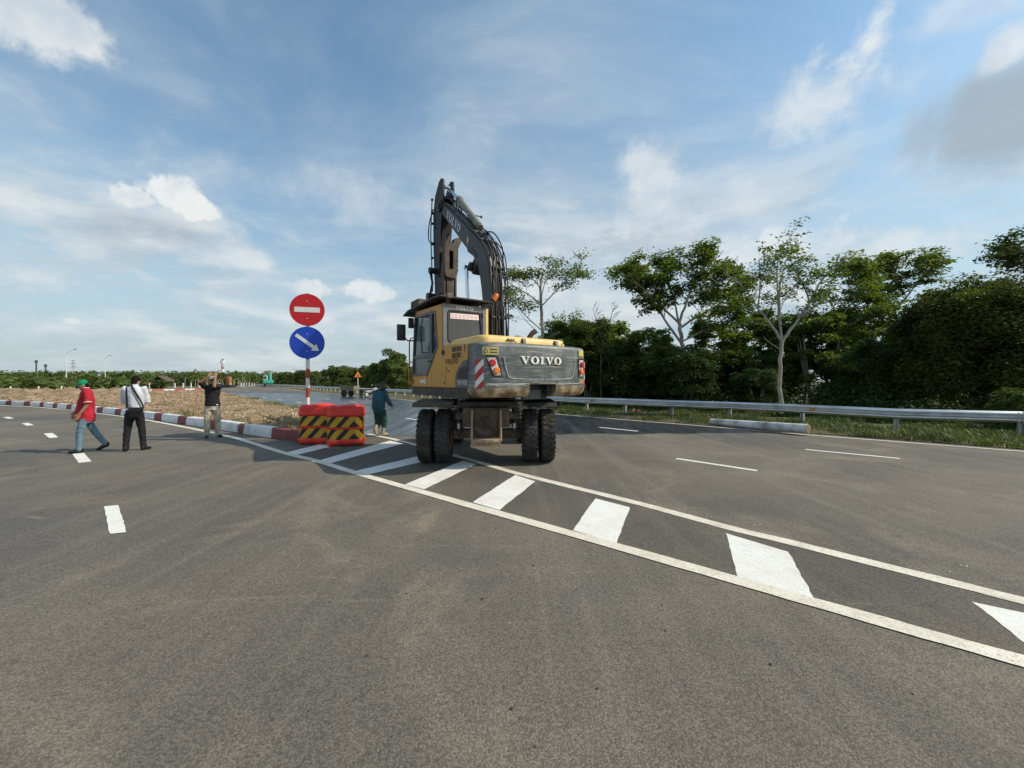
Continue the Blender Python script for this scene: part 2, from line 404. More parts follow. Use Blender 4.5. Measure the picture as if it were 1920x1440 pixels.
M_GORE = asphalt_mat('sealed_asphalt', .80, .3)
def strip(name, line, w0, w1, z, m, jit=.006):
    """painted band between offsets w0..w1 to the right of a line"""
    line = resample(line, .12) if (line[0] - line[-1]).length < 60 else line
    vs = []; fs = []
    for i, p in enumerate(line):
        n = side(line[max(i - 1, 0)], line[min(i + 1, len(line) - 1)])
        for w in (w0, w1): q = p + n * (w + random.uniform(-jit, jit)); vs.append((q.x, q.y, z))
    fs = [(2 * i, 2 * i + 1, 2 * i + 3, 2 * i + 2) for i in range(len(line) - 1)]
    o = MB().add(vs, fs).build(name, m, ROAD)
    return o
def quad_mark(name, pts, z, m, jit=.006, n=14):
    """four corners -> painted patch with slightly uneven edges"""
    a, b, c, d = [Vector(p) for p in pts]; vs = []; fs = []
    for i in range(n + 1):
        t = i / n; l = a.lerp(d, t); r = b.lerp(c, t)
        for q in (l, r): vs.append((q.x + random.uniform(-jit, jit), q.y + random.uniform(-jit, jit), z))
    fs = [(2 * i, 2 * i + 1, 2 * i + 3, 2 * i + 2) for i in range(n)]
    return MB().add(vs, fs).build(name, m, ROAD)
# gore: darker sealed area between the two lines
gl = resample(EDGE_L, .5); gl = [p for p in gl if p.y < 9.3 and p.x > -6]; gr = resample(EDGE_R, .5)
gl = resample(gl, sum((a - b).length for a, b in zip(gl, gl[1:])) / 30); gr2 = resample(gr, sum((a - b).length for a, b in zip(gr, gr[1:])) / 30)
nn_ = min(len(gl), len(gr2)); vs = []
for a, b in zip(gl[:nn_], gr2[:nn_]): vs += [(a.x, a.y, .003), (b.x, b.y, .003)]
MB().add(vs, [(2 * i, 2 * i + 1, 2 * i + 3, 2 * i + 2) for i in range(nn_ - 1)]).build('sealed_patch', M_GORE, ROAD)
strip('edge_line', EDGE_L, -.13, .02, .0075, M_PAINT_OLD)
strip('edge_line', EDGE_R, -.02, .13, .0075, M_PAINT_OLD)
strip('edge_line', [p for p in VERGE if p.y < 130], -.06, .07, .0075, M_PAINT_OLD)
for q in [[(538, 848.5), (557.5, 853), (655, 829), (628, 826)], [(597, 864), (619, 869), (756, 832), (731, 826.5)], [(667, 883.5), (691, 890), (845, 853.5), (820, 847)],
          [(759, 909), (795, 918), (893, 871), (868, 864)], [(886, 942), (936, 957), (1004, 903), (966, 891)], [(1075, 995), (1155.5, 1020), (1181, 952), (1116, 935)],
          [(1383, 1085), (1528, 1125), (1478, 1036), (1362, 1001)], [(1988, 1258), (2190, 1312), (2060, 1180), (1822, 1129)]]:
    quad_mark('hatch_stripe', [G(*p) for p in q], .0055, M_PAINT)
def dash(p0, p1, w, m=None):
    n = side(p0, p1) * w / 2
    quad_mark('lane_dash', [p0 - n, p0 + n, p1 + n, p1 - n], .0055, m or M_PAINT, .004, 10)
quad_mark('lane_dash', [G(206, 1002), G(238, 998.5), G(222, 948), (G(195, 950))], .0055, M_PAINT, .006)
for a, b in (((160, 867), (146, 850.5)), ((101, 821), (90, 812.5)), ((57, 798), (47, 793.5)), ((21, 785), (11, 782)), ((-22, 776), (-32, 774))): dash(G(*a), G(*b), .17)
D2 = Vector((-.677, .736, 0))
for k, base in ((0, (G(1420, 883), G(1268, 860))), (1, (G(1687, 860), G(1510, 843)))):
    dash(base[0], base[1], .12)
for k in range(-1, 16):                                            # the two lane lines run on to the bend
    for p0 in (Vector((4.38, 6.87, 0)), Vector((8.02, 7.95, 0))):
        if k == 0: continue
        f = max(0, k - 3) * .004
        d = Vector((-.677 - f * .5, .736 - f * .4, 0)).normalized(); q = p0 + D2 * 5.9 * min(k, 3) + d * 5.9 * max(0, k - 3); dash(q, q + d * 1.46, .12)
# ================================================================== kerbs
M_KW = mat('kerb_white_paint', (.74, .75, .74), .75, var=.08, scale=5, bump=.25, bscale=50, dirt=((.40, .35, .27), .55, 4.0))
M_KR = mat('kerb_red_paint', (.205, .045, .040), .75, var=.15, scale=5, bump=.25, bscale=50, dirt=((.22, .14, .10), .5, 4.0))
M_KR2 = mat('kerb_bright_red_paint', (.42, .07, .05), .75, var=.15, scale=3)
def kerb_line(root, line, pattern, h=.29, w=.24, length=.82, start=0, gap=.012, red=M_KR, taper=.05):
    tot = sum((p - q).length for p, q in zip(line, line[1:])); length = tot / max(1, round(tot / length)) - 1e-6; pts = resample(line, length)
    for i, (a, b) in enumerate(zip(pts, pts[1:])):
        c = pattern[(i + start) % len(pattern)]
        d = (b - a); n = side(a, b); l = d.length; d.normalize()
        A = a + d * gap; B = b - d * gap * .2
        prof = [(0, -.05), (0, h * .35), (taper * .4, h - .035), (taper * .4 + .025, h - .006), (taper * .4 + .05, h), (w - .02, h), (w, h - .02), (w, -.05)]
        rg = []
        dh = random.uniform(-.006, .006); dw = random.uniform(-.008, .008)
        for q in (A, B): rg.append([q + n * (o + dw) + Vector((0, 0, z + (dh if z > .1 else 0))) for o, z in prof])
        MB().loft(rg).build('kerb_stone', M_KW if c == 'w' else red, root, 40)
# front kerb of the island: from its nose leftwards, white 2 stones / red 1 stone
KERB_F = smooth_poly([G(*p) for p in [(509, 821), (454.7, 813), (440, 810), (275, 785.5), (186, 774.3), (92, 764.3), (25, 759.8)]] + [Vector((-48, 30.5, 0)), Vector((-75, 39, 0))], 8)
NOSE = smooth_poly([G(509, 821), G(566, 829.5), Vector((-4.55, 9.75, 0)), Vector((-4.05, 10.15, 0)), Vector((-4.25, 10.9, 0)), Vector((-5.1, 12.1, 0))], 8)
k1 = tag(empty('kerb', (0, 0, 0)), kind='structure'); k1['label'] = 'kerb painted in white and dark red blocks along the left road'
kerb_line(k1, KERB_F, 'wwr')
kn = tag(empty('kerb', (0, 0, 0)), kind='structure')
kerb_line(kn, list(reversed(NOSE)), 'rrrrrrr', start=0)
for o in list(kn.children): pass
KERB_R = smooth_poly([Vector((-5.1, 12.1, 0)), Vector((-7.6, 15.4, 0)), G(564, 775), Vector((-15.4, 24.8, 0)), G(470, 751), Vector((-34, 45.5, 0)), Vector((-48.6, 61, 0))], 8)
kr = tag(empty('kerb', (0, 0, 0)), kind='structure')
kerb_line(kr, list(reversed(KERB_R)), 'www', h=.2, w=.22, length=.9)
kf = tag(empty('kerb', (0, 0, 0)), kind='structure')
kerb_line(kf, smooth_poly([Vector((-50.6, 44.5, .12)), Vector((-49.6, 52, .12)), Vector((-48.9, 60.8, .12))], 8), 'wwrr', h=.36, w=.25, length=.8, red=M_KR2)
for o, t in ((k1, 'kerb painted white and dark red along the left road'), (kn, 'plain dark red kerb round the island nose behind the barriers'), (kr, 'white kerb between soil island and watered carriageway'), (kf, 'distant kerb in bright red and white blocks beyond the soil')): o['label'] = t
# ================================================================== soil island
M_SOIL = mat('dry_brown_soil', (.25, .17, .095), .98, var=.4, scale=2.2, world=True, bump=1.0, bscale=9, dirt=((.40, .31, .20), .9, .55))
def soil_height(x, y):
    h = .07 * noise.noise((x * .5, y * .5, 0)) + .05 * noise.noise((x * 1.7, y * 1.7, 3)) + .045 * noise.noise((x * 4.5, y * 4.5, 5))
    # long heap of dug earth at the back
    d = abs((y - 35.5) - (x + 40) * .12 - 1.2 * noise.noise((x * .35, 0, 8)))
    w = max(0, 1 - d / (2.6 + noise.noise((x * .6, 2, 8)))) ; e = min(1, max(0, (-33.5 - x) / 3))
    h += e * (.62 + .35 * noise.noise((x * .8, y * .8, 1)) + .15 * noise.noise((x * 3, y * 3, 1))) * w ** .7
    # heap near the nose
    d2 = math.hypot((x + 6.8) / 1.7, (y - 11.4) / .75)
    h += max(0, 1 - d2) * (.26 + .25 * noise.noise((x * 3, y * 3, 9)))
    return h
def island():
    lf = resample(NOSE[:9][::-1][:1] + [NOSE[8]] , .5) if False else None
    A = [Vector((-4.55, 10.15, 0)), Vector((-5.4, 10.35, 0))] + [p + side(KERB_F[max(i - 1, 0)], KERB_F[min(i + 1, len(KERB_F) - 1)]) * .2 for i, p in enumerate(KERB_F)]
    A = [p for p in A if p.x > -53]
    B = [Vector((-4.45, 10.45, 0)), Vector((-4.75, 11.2, 0))] + [p - Vector((.12, .1, 0)) for p in KERB_R]
    n = 190; m = 64
    def at(line, f):
        L = [0]
        for a, b in zip(line, line[1:]): L.append(L[-1] + (b - a).length)
        t = f * L[-1]
        for i in range(len(L) - 1):
            if t <= L[i + 1] + 1e-9: return line[i].lerp(line[i + 1], (t - L[i]) / max(1e-9, L[i + 1] - L[i]))
        return line[-1]
    V = []
    for i in range(n + 1):
        f = (i / n) ** 1.9; a = at(A, f); b = at(B, f)
        for j in range(m + 1):
            s = j / m; p = a.lerp(b, s); e = min(1, min(s, 1 - s) * (a - b).length / .5)
            V.append((p.x, p.y, .235 + e * (.05 + max(-.06, soil_height(p.x, p.y)))))
    F_ = np.array([(i * (m + 1) + j, (i + 1) * (m + 1) + j, (i + 1) * (m + 1) + j + 1, i * (m + 1) + j + 1) for i in range(n) for j in range(m)])
    o = raw('soil_island', np.array(V), F_, M_SOIL, smooth=True)
    bm = bmesh.new(); bm.from_mesh(o.data); bmesh.ops.recalc_face_normals(bm, faces=bm.faces)
    if sum(f.normal.z for f in bm.faces) < 0: bmesh.ops.reverse_faces(bm, faces=bm.faces)
    bm.to_mesh(o.data); bm.free()
    tag(o, kind='structure'); return A, B, at
ISL_A, ISL_B, ISL_AT = island()
def isl_point(f, s):
    p = ISL_AT(ISL_A, f).lerp(ISL_AT(ISL_B, f), s); e = 1
    return Vector((p.x, p.y, .285 + max(-.06, soil_height(p.x, p.y))))
def lumps(name, pts, sizes, m, flat=.7):
    ico = bmesh.new(); bmesh.ops.create_icosphere(ico, subdivisions=1, radius=1); base = np.array([v.co[:] for v in ico.verts]); fb = np.array([[v.index for v in f.verts] for f in ico.faces]); ico.free()
    V = []; Fs = []
    for k, (p, s) in enumerate(zip(pts, sizes)):
        q = base * np.random.uniform(.65, 1.25, (len(base), 1)) * s * np.array([np.random.uniform(.7, 1.3), np.random.uniform(.7, 1.3), flat]); a = random.uniform(0, 6.28)
        q = q @ np.array([[math.cos(a), -math.sin(a), 0], [math.sin(a), math.cos(a), 0], [0, 0, 1]]); V.append(q + np.array(p)); Fs.append(fb + k * len(base))
    return raw(name, np.concatenate(V), np.concatenate(Fs), m)
pts = []; sz = []
for k in range(5200):
    f = random.random() ** 2.0; p = isl_point(f, random.uniform(.02, .98)); pts.append(p); sz.append(random.choice((.02, .03, .03, .045, .06)) * (1 + f * 2.2))
tag(lumps('soil_clods', pts, sz, mat('clod_soil', (.29, .20, .118), .98, var=.6, scale=.7, world=True, bump=.6, bscale=30)), 'loose brown clods strewn over the bare soil island', 'clods', kind='stuff')
pts = []; sz = []
for k in range(260):
    p = isl_point(random.random() ** 1.6, random.uniform(.03, .97)); pts.append(p + Vector((0, 0, .02))); sz.append(random.uniform(.02, .055))
tag(lumps('pale_stones', pts, sz, mat('pale_stone', (.52, .47, .40), .9, var=.2)), 'pale stones scattered on the soil island', 'stones', kind='stuff')
# ---- grass tufts helper (blades with a bend)
def grass(name, P, h, w, m, lean=.5, per=9, spread=.09):
    n = len(P) * per; P = np.repeat(np.array([tuple(p) for p in P]), per, 0); h = np.repeat(np.asarray(h), per) * np.random.uniform(.5, 1.15, n)
    P = P + np.c_[np.random.normal(0, spread, (n, 2)), np.zeros(n)]
    a = np.random.uniform(0, 2 * np.pi, n); ln = np.random.uniform(.1, lean, n) * h; b = a + np.pi / 2
    wv = np.c_[np.cos(b), np.sin(b), np.zeros(n)] * (w * np.random.uniform(.6, 1.3, n))[:, None]
    d = np.c_[np.cos(a), np.sin(a), np.zeros(n)]
    mid = P + d * (ln * .35)[:, None] + np.c_[np.zeros((n, 2)), h * .6]; top = P + d * ln[:, None] + np.c_[np.zeros((n, 2)), h]
    V = np.stack([P - wv, P + wv, mid + wv * .8, mid - wv * .8, top + wv * .12, top - wv * .12], 1).reshape(-1, 3)
    i = np.arange(n)[:, None] * 6
    Fa = np.concatenate([i + np.array([[0, 1, 2, 3]]), i + np.array([[3, 2, 4, 5]])])
    return raw(name, V, Fa, m)
def leaf_mat(name, col, trans=.35, var=.45, scale=2.5, rough=.5, world=True, spec=.35):
    M = mat(name, col, rough, var=var, scale=scale, world=world, spec=spec); nt = M.node_tree; N = nt.nodes; L = nt.links; P = N['Principled BSDF']
    tr = N.new('ShaderNodeBsdfTranslucent'); mx = N.new('ShaderNodeMixShader'); mx.inputs[0].default_value = trans
    c = P.inputs['Base Color'].links[0].from_socket; hs = N.new('ShaderNodeMix'); hs.data_type = 'RGBA'; hs.blend_type = 'MULTIPLY'; hs.inputs[0].default_value = 1; L.new(c, hs.inputs[6]); hs.inputs[7].default_value = (1.5, 1.7, .55, 1)
    L.new(hs.outputs[2], tr.inputs[0]); L.new(P.outputs[0], mx.inputs[1]); L.new(tr.outputs[0], mx.inputs[2]); L.new(mx.outputs[0], N['Material Output'].inputs[0])
    return M
M_GRASS = leaf_mat('verge_grass', (.072, .098, .026), .3, scale=.9)
M_DRY = leaf_mat('dry_grass', (.30, .235, .115), .2, scale=.8)
pts = []
for k in range(900):
    f = random.random() ** 1.7; p = isl_point(f, random.uniform(.02, .98))
    if noise.noise((p.x * .4, p.y * .4, 4)) > .02: pts.append(p)
tag(grass('dry_grass', pts, [random.uniform(.06, .16) for _ in pts], .008, M_DRY, 1.0, 8), 'thin dry grass on the soil island', 'grass', kind='stuff')
pts = []
for k in range(1600):
    f = random.random() ** 1.5; s = random.choice((random.uniform(.0, .10), random.uniform(.88, 1.0))); p = isl_point(f, s)
    if noise.noise((p.x * .33, p.y * .33, 14)) > .10: pts.append(p)
tag(grass('weeds', pts, [random.uniform(.06, .18) for _ in pts], .009, leaf_mat('weed_green', (.13, .15, .045), .3), .9, 7), 'sparse green weeds along the island edges', 'weeds', kind='stuff')
# ================================================================== verge beyond the right carriageway
M_VERGE = mat('verge_earth', (.085, .075, .038), .98, var=.35, scale=.8, world=True, bump=.9, bscale=9, dirt=((.05, .07, .018), .9, .7))
def verge():
    line = [p for p in VERGE if p.y < 180]; offs = [.36, .5, .8, 1.2, 1.8, 2.6, 3.6, 5, 8, 14, 26, 45]; V = []
    for i, p in enumerate(line):
        n = side(line[max(i - 1, 0)], line[min(i + 1, len(line) - 1)])
        for o in offs:
            q = p + n * o; e = min(1, (o - .36) / .5)
            V.append((q.x, q.y, -.03 + e * (.07 + .05 * noise.noise((q.x * .8, q.y * .8, 0)) + .03 * noise.noise((q.x * 3, q.y * 3, 2)))))
    k = len(offs)
    o = raw('verge', np.array(V), np.array([(i * k + j, i * k + j + 1, (i + 1) * k + j + 1, (i + 1) * k + j) for i in range(len(line) - 1) for j in range(k - 1)]), M_VERGE, smooth=True)
    bm = bmesh.new(); bm.from_mesh(o.data)
    if sum(f.normal.z for f in bm.faces) < 0: bmesh.ops.reverse_faces(bm, faces=bm.faces)
    bm.to_mesh(o.data); bm.free()
    tag(o, kind='structure')
verge()
# guard rail line (post feet)
POSTS = [Vector((19.2, 7.2, 0)), Vector((16.9, 9.05, 0)), G(1920, 821), G(1681, 811), G(1502, 796), G(1367, 787), G(1258, 781), G(1170, 775.6), G(1098, 771.5)]
far = resample(smooth_poly([POSTS[-1], Vector((-4.1, 29.6, 0)), Vector((-10.9, 39.8, 0)), Vector((-20, 50, 0)), Vector((-33, 65.5, 0)), Vector((-56, 96, 0)), Vector((-81, 120, 0))], 10), 2.3)
POSTS += far[1:]
def verge_scatter(n, lo, hi, ymax):
    line = resample([p for p in VERGE if p.y < ymax], .25); out = []
    for k in range(n):
        i = int(random.random() ** 1.2 * (len(line) - 2)); p = line[i].lerp(line[i + 1], random.random()); q = p + side(line[i], line[i + 1]) * random.uniform(lo, hi)
        out.append(Vector((q.x, q.y, .02)))
    return out
P = [p for p in verge_scatter(9500, .55, 6.5, 26)]
P = [p for p in P if noise.noise((p.x * .7, p.y * .7, 1)) > -.25]
H = [random.uniform(.07, .18) * (1 + 1.2 * max(0, noise.noise((p.x * .5, p.y * .5, 7)))) for p in P]
tag(grass('verge_grass', P, H, .009, M_GRASS, .9, 10, .1), 'short green grass along the verge by the guard rail', 'grass', kind='stuff')
P = verge_scatter(1500, .45, 4, 90)
tag(grass('verge_dry_grass', P, [random.uniform(.06, .2) for _ in P], .010, M_DRY, 1.0, 7, .12), 'dry straw along the edge of the carriageway', 'grass', kind='stuff')
P = [p for p in verge_scatter(900, .42, 1.5, 60)]
tag(lumps('verge_clods', P, [random.choice((.02, .03, .05, .07)) for _ in P], mat('verge_clod', (.16, .12, .075), .98, var=.4, bump=.5)), 'brown clods and roots along the verge', 'clods', kind='stuff')
# ================================================================== guard rail
M_GALV = mat('galvanised_steel', (.62, .64, .65), .38, metal=.85, var=.12, scale=3, dirt=((.34, .32, .29), .5, 1.6), bump=.06, bscale=12)
M_GALVP = mat('galvanised_post', (.55, .56, .55), .5, metal=.5, var=.12, scale=6, dirt=((.33, .29, .22), .5, 5))
WPROF = [(0.0, .425), (.012, .43), (.03, .45), (.075, .475), (.083, .50), (.075, .525), (.02, .555), (.004, .575), (.004, .595), (.02, .615), (.075, .645), (.083, .67), (.075, .695), (.03, .72), (.012, .74), (0.0, .745)]
GR = tag(empty('guard_rail', POSTS[0]), 'long galvanised steel guard rail along the right edge of the road', 'guard rail'); G0 = POSTS[0].copy()
post_me = None
for i, p in enumerate(POSTS):
    n = -side(POSTS[max(i - 1, 0)], POSTS[min(i + 1, len(POSTS) - 1)])             # towards the road
    a = math.atan2(n.y, n.x)
    if post_me is None:
        b = MB()
        C_ = [(-.06, -.055), (.06, -.055), (.06, -.04), (-.045, -.04), (-.045, .04), (.06, .04), (.06, .055), (-.06, .055)]
        b.prism(C_, lambda u, v, t: Vector((u, v, t)), -.3, .72); b.box((.085, 0, .585), (.05, .07, .26), b=.008)
        o = b.build('post', M_GALVP, GR); post_me = o.data
    else: o = link('post', post_me, GR)
    o.location = p - G0 - n * .13; o.rotation_euler = (0, 0, a)
def rail_seg(pts, overlap=.12):
    """one W-beam panel bent along several posts"""
    d = (pts[-1] - pts[-2]).normalized(); pts = pts[:-1] + [pts[-1] + d * overlap]; rg = []
    for i, p in enumerate(pts):
        n = -side(pts[max(i - 1, 0)], pts[min(i + 1, len(pts) - 1)])
        off = .011 if i == len(pts) - 1 else 0
        rg.append([p - G0 + n * (o + off) + Vector((0, 0, z)) for o, z in WPROF])
    back = [[v + Vector((0, 0, 0)) for v in r] for r in rg]
    b = MB(); b.loft(rg, cap=False, close=False)
    for i, p in enumerate(pts[:1]):                                   # splice bolts
        n = -side(pts[0], pts[1]); t = (pts[1] - pts[0]).normalized()
        for dz in (.47, .53, .64, .70):
            for dt in (.05, .14): q = p - G0 + t * dt + n * .07 + Vector((0, 0, dz)); b.cyl(q, q + n * .03, .022, n=6)
    o = b.build('rail_panel', M_GALV, GR, 35, recalc=False)
    return o
for i in range(0, len(POSTS) - 1, 2):
    rail_seg(POSTS[i:i + 3] if i + 2 < len(POSTS) else POSTS[i:])
M_REFL = mat('orange_reflector', (.75, .22, .02), .35)
for i in (4, 8, 12):
    p = POSTS[i]; n = -side(POSTS[i - 1], POSTS[i + 1]); t = (POSTS[i - 1] - p).normalized(); q = p - G0 + n * .05 + Vector((0, 0, .6)) + t * .35
    MB().box(q, (.09, .09, .11), b=.01).build('reflector', M_REFL, GR)
# ================================================================== lettering
def glyph(ch, worn=False):
    E = lambda rx, ry: [(.55 + rx * math.cos(2 * math.pi * i / 24), .5 + ry * math.sin(2 * math.pi * i / 24)) for i in range(24)]
    if ch == 'V': return [[(.08, .9), (.40, .9), (.62, .30), (.80, .9), (.95, .9), (.62, 0), (.46, 0)], [(0, .9), (.5, .9), (.5, 1), (0, 1)], [(.70, .9), (1.08, .9), (1.08, 1), (.70, 1)]], 1.12
    if ch == 'O':
        o, i = E(.55, .52), E(.24, .40); return [[o[k], o[(k + 1) % 24], i[(k + 1) % 24], i[k]] for k in range(24)], 1.16
    if ch == 'L':
        r = [[(.12, 0.1), (.42, 0.1), (.42, .9), (.12, .9)], [(0, .9), (.54, .9), (.54, 1), (0, 1)], [(0, 0), (.6, 0), (.6, .1), (0, .1)]]
        if not worn: r += [[(.6, 0), (.95, 0), (.95, .1), (.6, .1)], [(.84, .1), (.95, .1), (.95, .38), (.84, .30)]]
        return r, .98 if not worn else .72
def lettering(text, fn, parent, m, X, worn=(), name='lettering'):
    """fn(u, v) maps letter space (height 1) to local 3d"""
    b = MB(X); u = 0
    for k, ch in enumerate(text):
        polys, adv = glyph(ch, k in worn)
        for p in polys: b.add([fn(u + x, v) for x, v in p], [tuple(range(len(p)))])
        u += adv + .06
    return b.build(name, m, parent, recalc=False)
def font_text(text, fn, parent, m, X, name='lettering'):
    cu = bpy.data.curves.new('t', 'FONT'); cu.body = text; cu.size = 1; cu.resolution_u = 2; ob = bpy.data.objects.new('t', cu); COL.objects.link(ob)
    dg = bpy.context.evaluated_depsgraph_get(); me = ob.evaluated_get(dg).to_mesh()
    b = MB(X); b.add([fn(v.co.x, v.co.y) for v in me.vertices], [tuple(f.vertices) for f in me.polygons]); ob.evaluated_get(dg).to_mesh_clear()
    bpy.data.objects.remove(ob); bpy.data.curves.remove(cu)
    return b.build(name, m, parent, recalc=False)
# ================================================================== EXCAVATOR
XU = Matrix.Rotation(R(34), 4, 'Z'); XC = Matrix.Translation((.03, 0, 0)) @ Matrix.Rotation(R(2), 4, 'Z')
EX = empty('wheeled_excavator', (-.56, 8.6, 0), 0, 'yellow and grey wheeled excavator seen from behind with raised boom', 'excavator')
M_YEL = mat('machine_yellow', (.56, .255, .010), .42, var=.10, scale=3, dirt=((.34, .20, .07), .55, 2.2), bump=.03)
M_YELP = mat('sunlit_yellow', (.78, .52, .17), .5, var=.08, scale=3, dirt=((.50, .34, .15), .5, 3.5))  # lighter copy of the machine yellow: sunlight painted into hood and cab edge
def worn_grey():
    M = mat('worn_grey_paint', (.072, .086, .085), .5, var=.28, scale=4, dirt=((.20, .23, .24), .75, 3.0), bump=.12, bscale=14)
    nt = M.node_tree; N = nt.nodes; L = nt.links; P = N['Principled BSDF']; c = P.inputs['Base Color'].links[0].from_socket
    tc = N.new('ShaderNodeTexCoord'); mp = N.new('ShaderNodeMapping'); mp.inputs['Rotation'].default_value = (0, 0, R(-34)); mp.inputs['Scale'].default_value = (1.2, 1.2, 22); L.new(tc.outputs['Object'], mp.inputs[0])
    n = N.new('ShaderNodeTexNoise'); n.inputs['Scale'].default_value = 1.6; n.inputs['Detail'].default_value = 7; n.inputs['Roughness'].default_value = .65; L.new(mp.outputs[0], n.inputs['Vector'])
    r = N.new('ShaderNodeMapRange'); L.new(n.outputs[0], r.inputs[0]); r.inputs[1].default_value = .53; r.inputs[2].default_value = .72; r.inputs[4].default_value = .8
    m = N.new('ShaderNodeMix'); m.data_type = 'RGBA'; L.new(r.outputs[0], m.inputs[0]); L.new(c, m.inputs[6]); m.inputs[7].default_value = (.46, .42, .33, 1)
    # scraped rusty band at the foot
    sx = N.new('ShaderNodeSeparateXYZ'); L.new(tc.outputs['Object'], sx.inputs[0])
    ad = N.new('ShaderNodeMath'); ad.operation = 'MULTIPLY_ADD'; L.new(n.outputs[0], ad.inputs[0]); ad.inputs[1].default_value = -.5; L.new(sx.outputs[2], ad.inputs[2])
    r2 = N.new('ShaderNodeMapRange'); L.new(ad.outputs[0], r2.inputs[0]); r2.inputs[1].default_value = 1.34; r2.inputs[2].default_value = 1.13; r2.inputs[4].default_value = .85
    n3 = N.new('ShaderNodeTexNoise'); n3.inputs['Scale'].default_value = 5; n3.inputs['Detail'].default_value = 8; L.new(tc.outputs['Object'], n3.inputs['Vector'])
    rc = N.new('ShaderNodeValToRGB'); e = rc.color_ramp.elements; e[0].position = .36; e[0].color = (.15, .08, .035, 1); e[1].position = .62; e[1].color = (.58, .47, .30, 1); q = e.new(.5); q.color = (.36, .22, .085, 1); L.new(n3.outputs[0], rc.inputs[0])
    m2 = N.new('ShaderNodeMix'); m2.data_type = 'RGBA'; L.new(r2.outputs[0], m2.inputs[0]); L.new(m.outputs[2], m2.inputs[6]); L.new(rc.outputs[0], m2.inputs[7])
    L.new(m2.outputs[2], P.inputs['Base Color']); return M
M_CWG = worn_grey()
M_GREY = mat('machine_grey', (.085, .09, .092), .5, var=.15, scale=4, dirt=((.20, .17, .13), .6, 3.0), bump=.05)
M_BLK = mat('black_metal', (.016, .016, .016), .55, var=.3, scale=6, dirt=((.09, .075, .055), .6, 5))
M_RUB = mat('black_rubber', (.014, .014, .014), .6, var=.2)
M_BOOM = mat('boom_dark_grey', (.013, .015, .017), .45, var=.25, scale=3, dirt=((.045, .04, .033), .5, 2.5), bump=.06)
M_RUST = mat('rusty_steel', (.075, .053, .037), .85, var=.4, scale=6, dirt=((.17, .125, .085), .8, 5), bump=.35, bscale=30)
M_MUD = mat('dried_mud', (.30, .23, .15), .95, var=.25, scale=9, bump=.5, bscale=25)
M_CHR = mat('chrome_rod', (.75, .77, .80), .12, metal=1, var=.03)
M_WHT = mat('white_decal', (.74, .73, .70), .55, var=.06, dirt=((.50, .44, .34), .5, 9))
M_RED = mat('red_decal', (.42, .035, .04), .5, var=.12)
M_DECY = mat('yellow_decal', (.62, .52, .16), .55, var=.12, dirt=((.36, .30, .18), .6, 12))
M_LRED = mat('red_lamp', (.48, .012, .015), .2, var=.08, coat=.6)
M_LORG = mat('orange_lamp', (.80, .20, .015), .25, var=.08, coat=.5)
def glass_mat(name, tint, alpha, rough=.03):
    M = bpy.data.materials.new(name); M.use_nodes = True; nt = M.node_tree; N = nt.nodes; L = nt.links; P = N['Principled BSDF']
    P.inputs['Base Color'].default_value = (*tint, 1); P.inputs['Roughness'].default_value = rough; P.inputs['Specular IOR Level'].default_value = .8
    n = N.new('ShaderNodeTexNoise'); n.inputs['Scale'].default_value = 5; r = N.new('ShaderNodeMapRange'); L.new(n.outputs[0], r.inputs[0]); r.inputs[3].default_value = rough; r.inputs[4].default_value = rough + .12; L.new(r.outputs[0], P.inputs['Roughness'])
    t = N.new('ShaderNodeBsdfTransparent'); t.inputs[0].default_value = (.72, .78, .78, 1); mx = N.new('ShaderNodeMixShader'); mx.inputs[0].default_value = alpha
    L.new(t.outputs[0], mx.inputs[1]); L.new(P.outputs[0], mx.inputs[2]); L.new(mx.outputs[0], N['Material Output'].inputs[0]); return M
M_GLS = glass_mat('tinted_glass', (.05, .055, .06), .5)
M_GLSD = glass_mat('dusty_dark_glass', (.075, .075, .075), .84, .2)
# ---- counterweight: lofted rings of its plan outline
CW_H = [(0, -2.05), (.4, -2.03), (.75, -1.985), (1.02, -1.93), (1.16, -1.87), (1.23, -1.77), (1.25, -1.63), (1.25, -1.46)]
_h = [(p.x, p.y) for p in smooth_poly([Vector((x, y, 0)) for x, y in CW_H], 8)]
CW_O = [(-x, y) for x, y in _h[::-1]][:-1] + _h
CW_S = [0]
for a, b in zip(CW_O, CW_O[1:]): CW_S.append(CW_S[-1] + math.hypot(b[0] - a[0], b[1] - a[1]))
def cw(s, z, off=0.0):
    """point on the counterweight's side face: s along the outline from its middle, z height"""
    t = s + CW_S[-1] / 2; i = max(0, min(len(CW_O) - 2, next((k for k in range(len(CW_S) - 1) if t <= CW_S[k + 1]), len(CW_S) - 2)))
    f = (t - CW_S[i]) / (CW_S[i + 1] - CW_S[i]); x = CW_O[i][0] * (1 - f) + CW_O[i + 1][0] * f; y = CW_O[i][1] * (1 - f) + CW_O[i + 1][1] * f
    dx, dy = CW_O[i + 1][0] - CW_O[i][0], CW_O[i + 1][1] - CW_O[i][1]; l = math.hypot(dx, dy); return Vector((x + dy / l * off, y - dx / l * off, z))
def cw_ring(z, inset):
    n = len(CW_O); out = []
    for i, (x, y) in enumerate(CW_O):
        a = CW_O[max(i - 1, 0)]; b = CW_O[min(i + 1, n - 1)]; dx, dy = b[0] - a[0], b[1] - a[1]; l = math.hypot(dx, dy)
        out.append(Vector((x - dy / l * inset, y + dx / l * inset, z)))
    return out + [Vector((1.1, -1.05, z)), Vector((-1.1, -1.05, z))]
b = MB(XU); b.loft([cw_ring(z, i) for z, i in ((1.315, .20), (1.325, .11), (1.36, .05), (1.42, .012), (1.50, 0), (1.60, 0), (1.95, .012), (2.19, .016), (2.235, .03), (2.262, .06), (2.27, .12))])
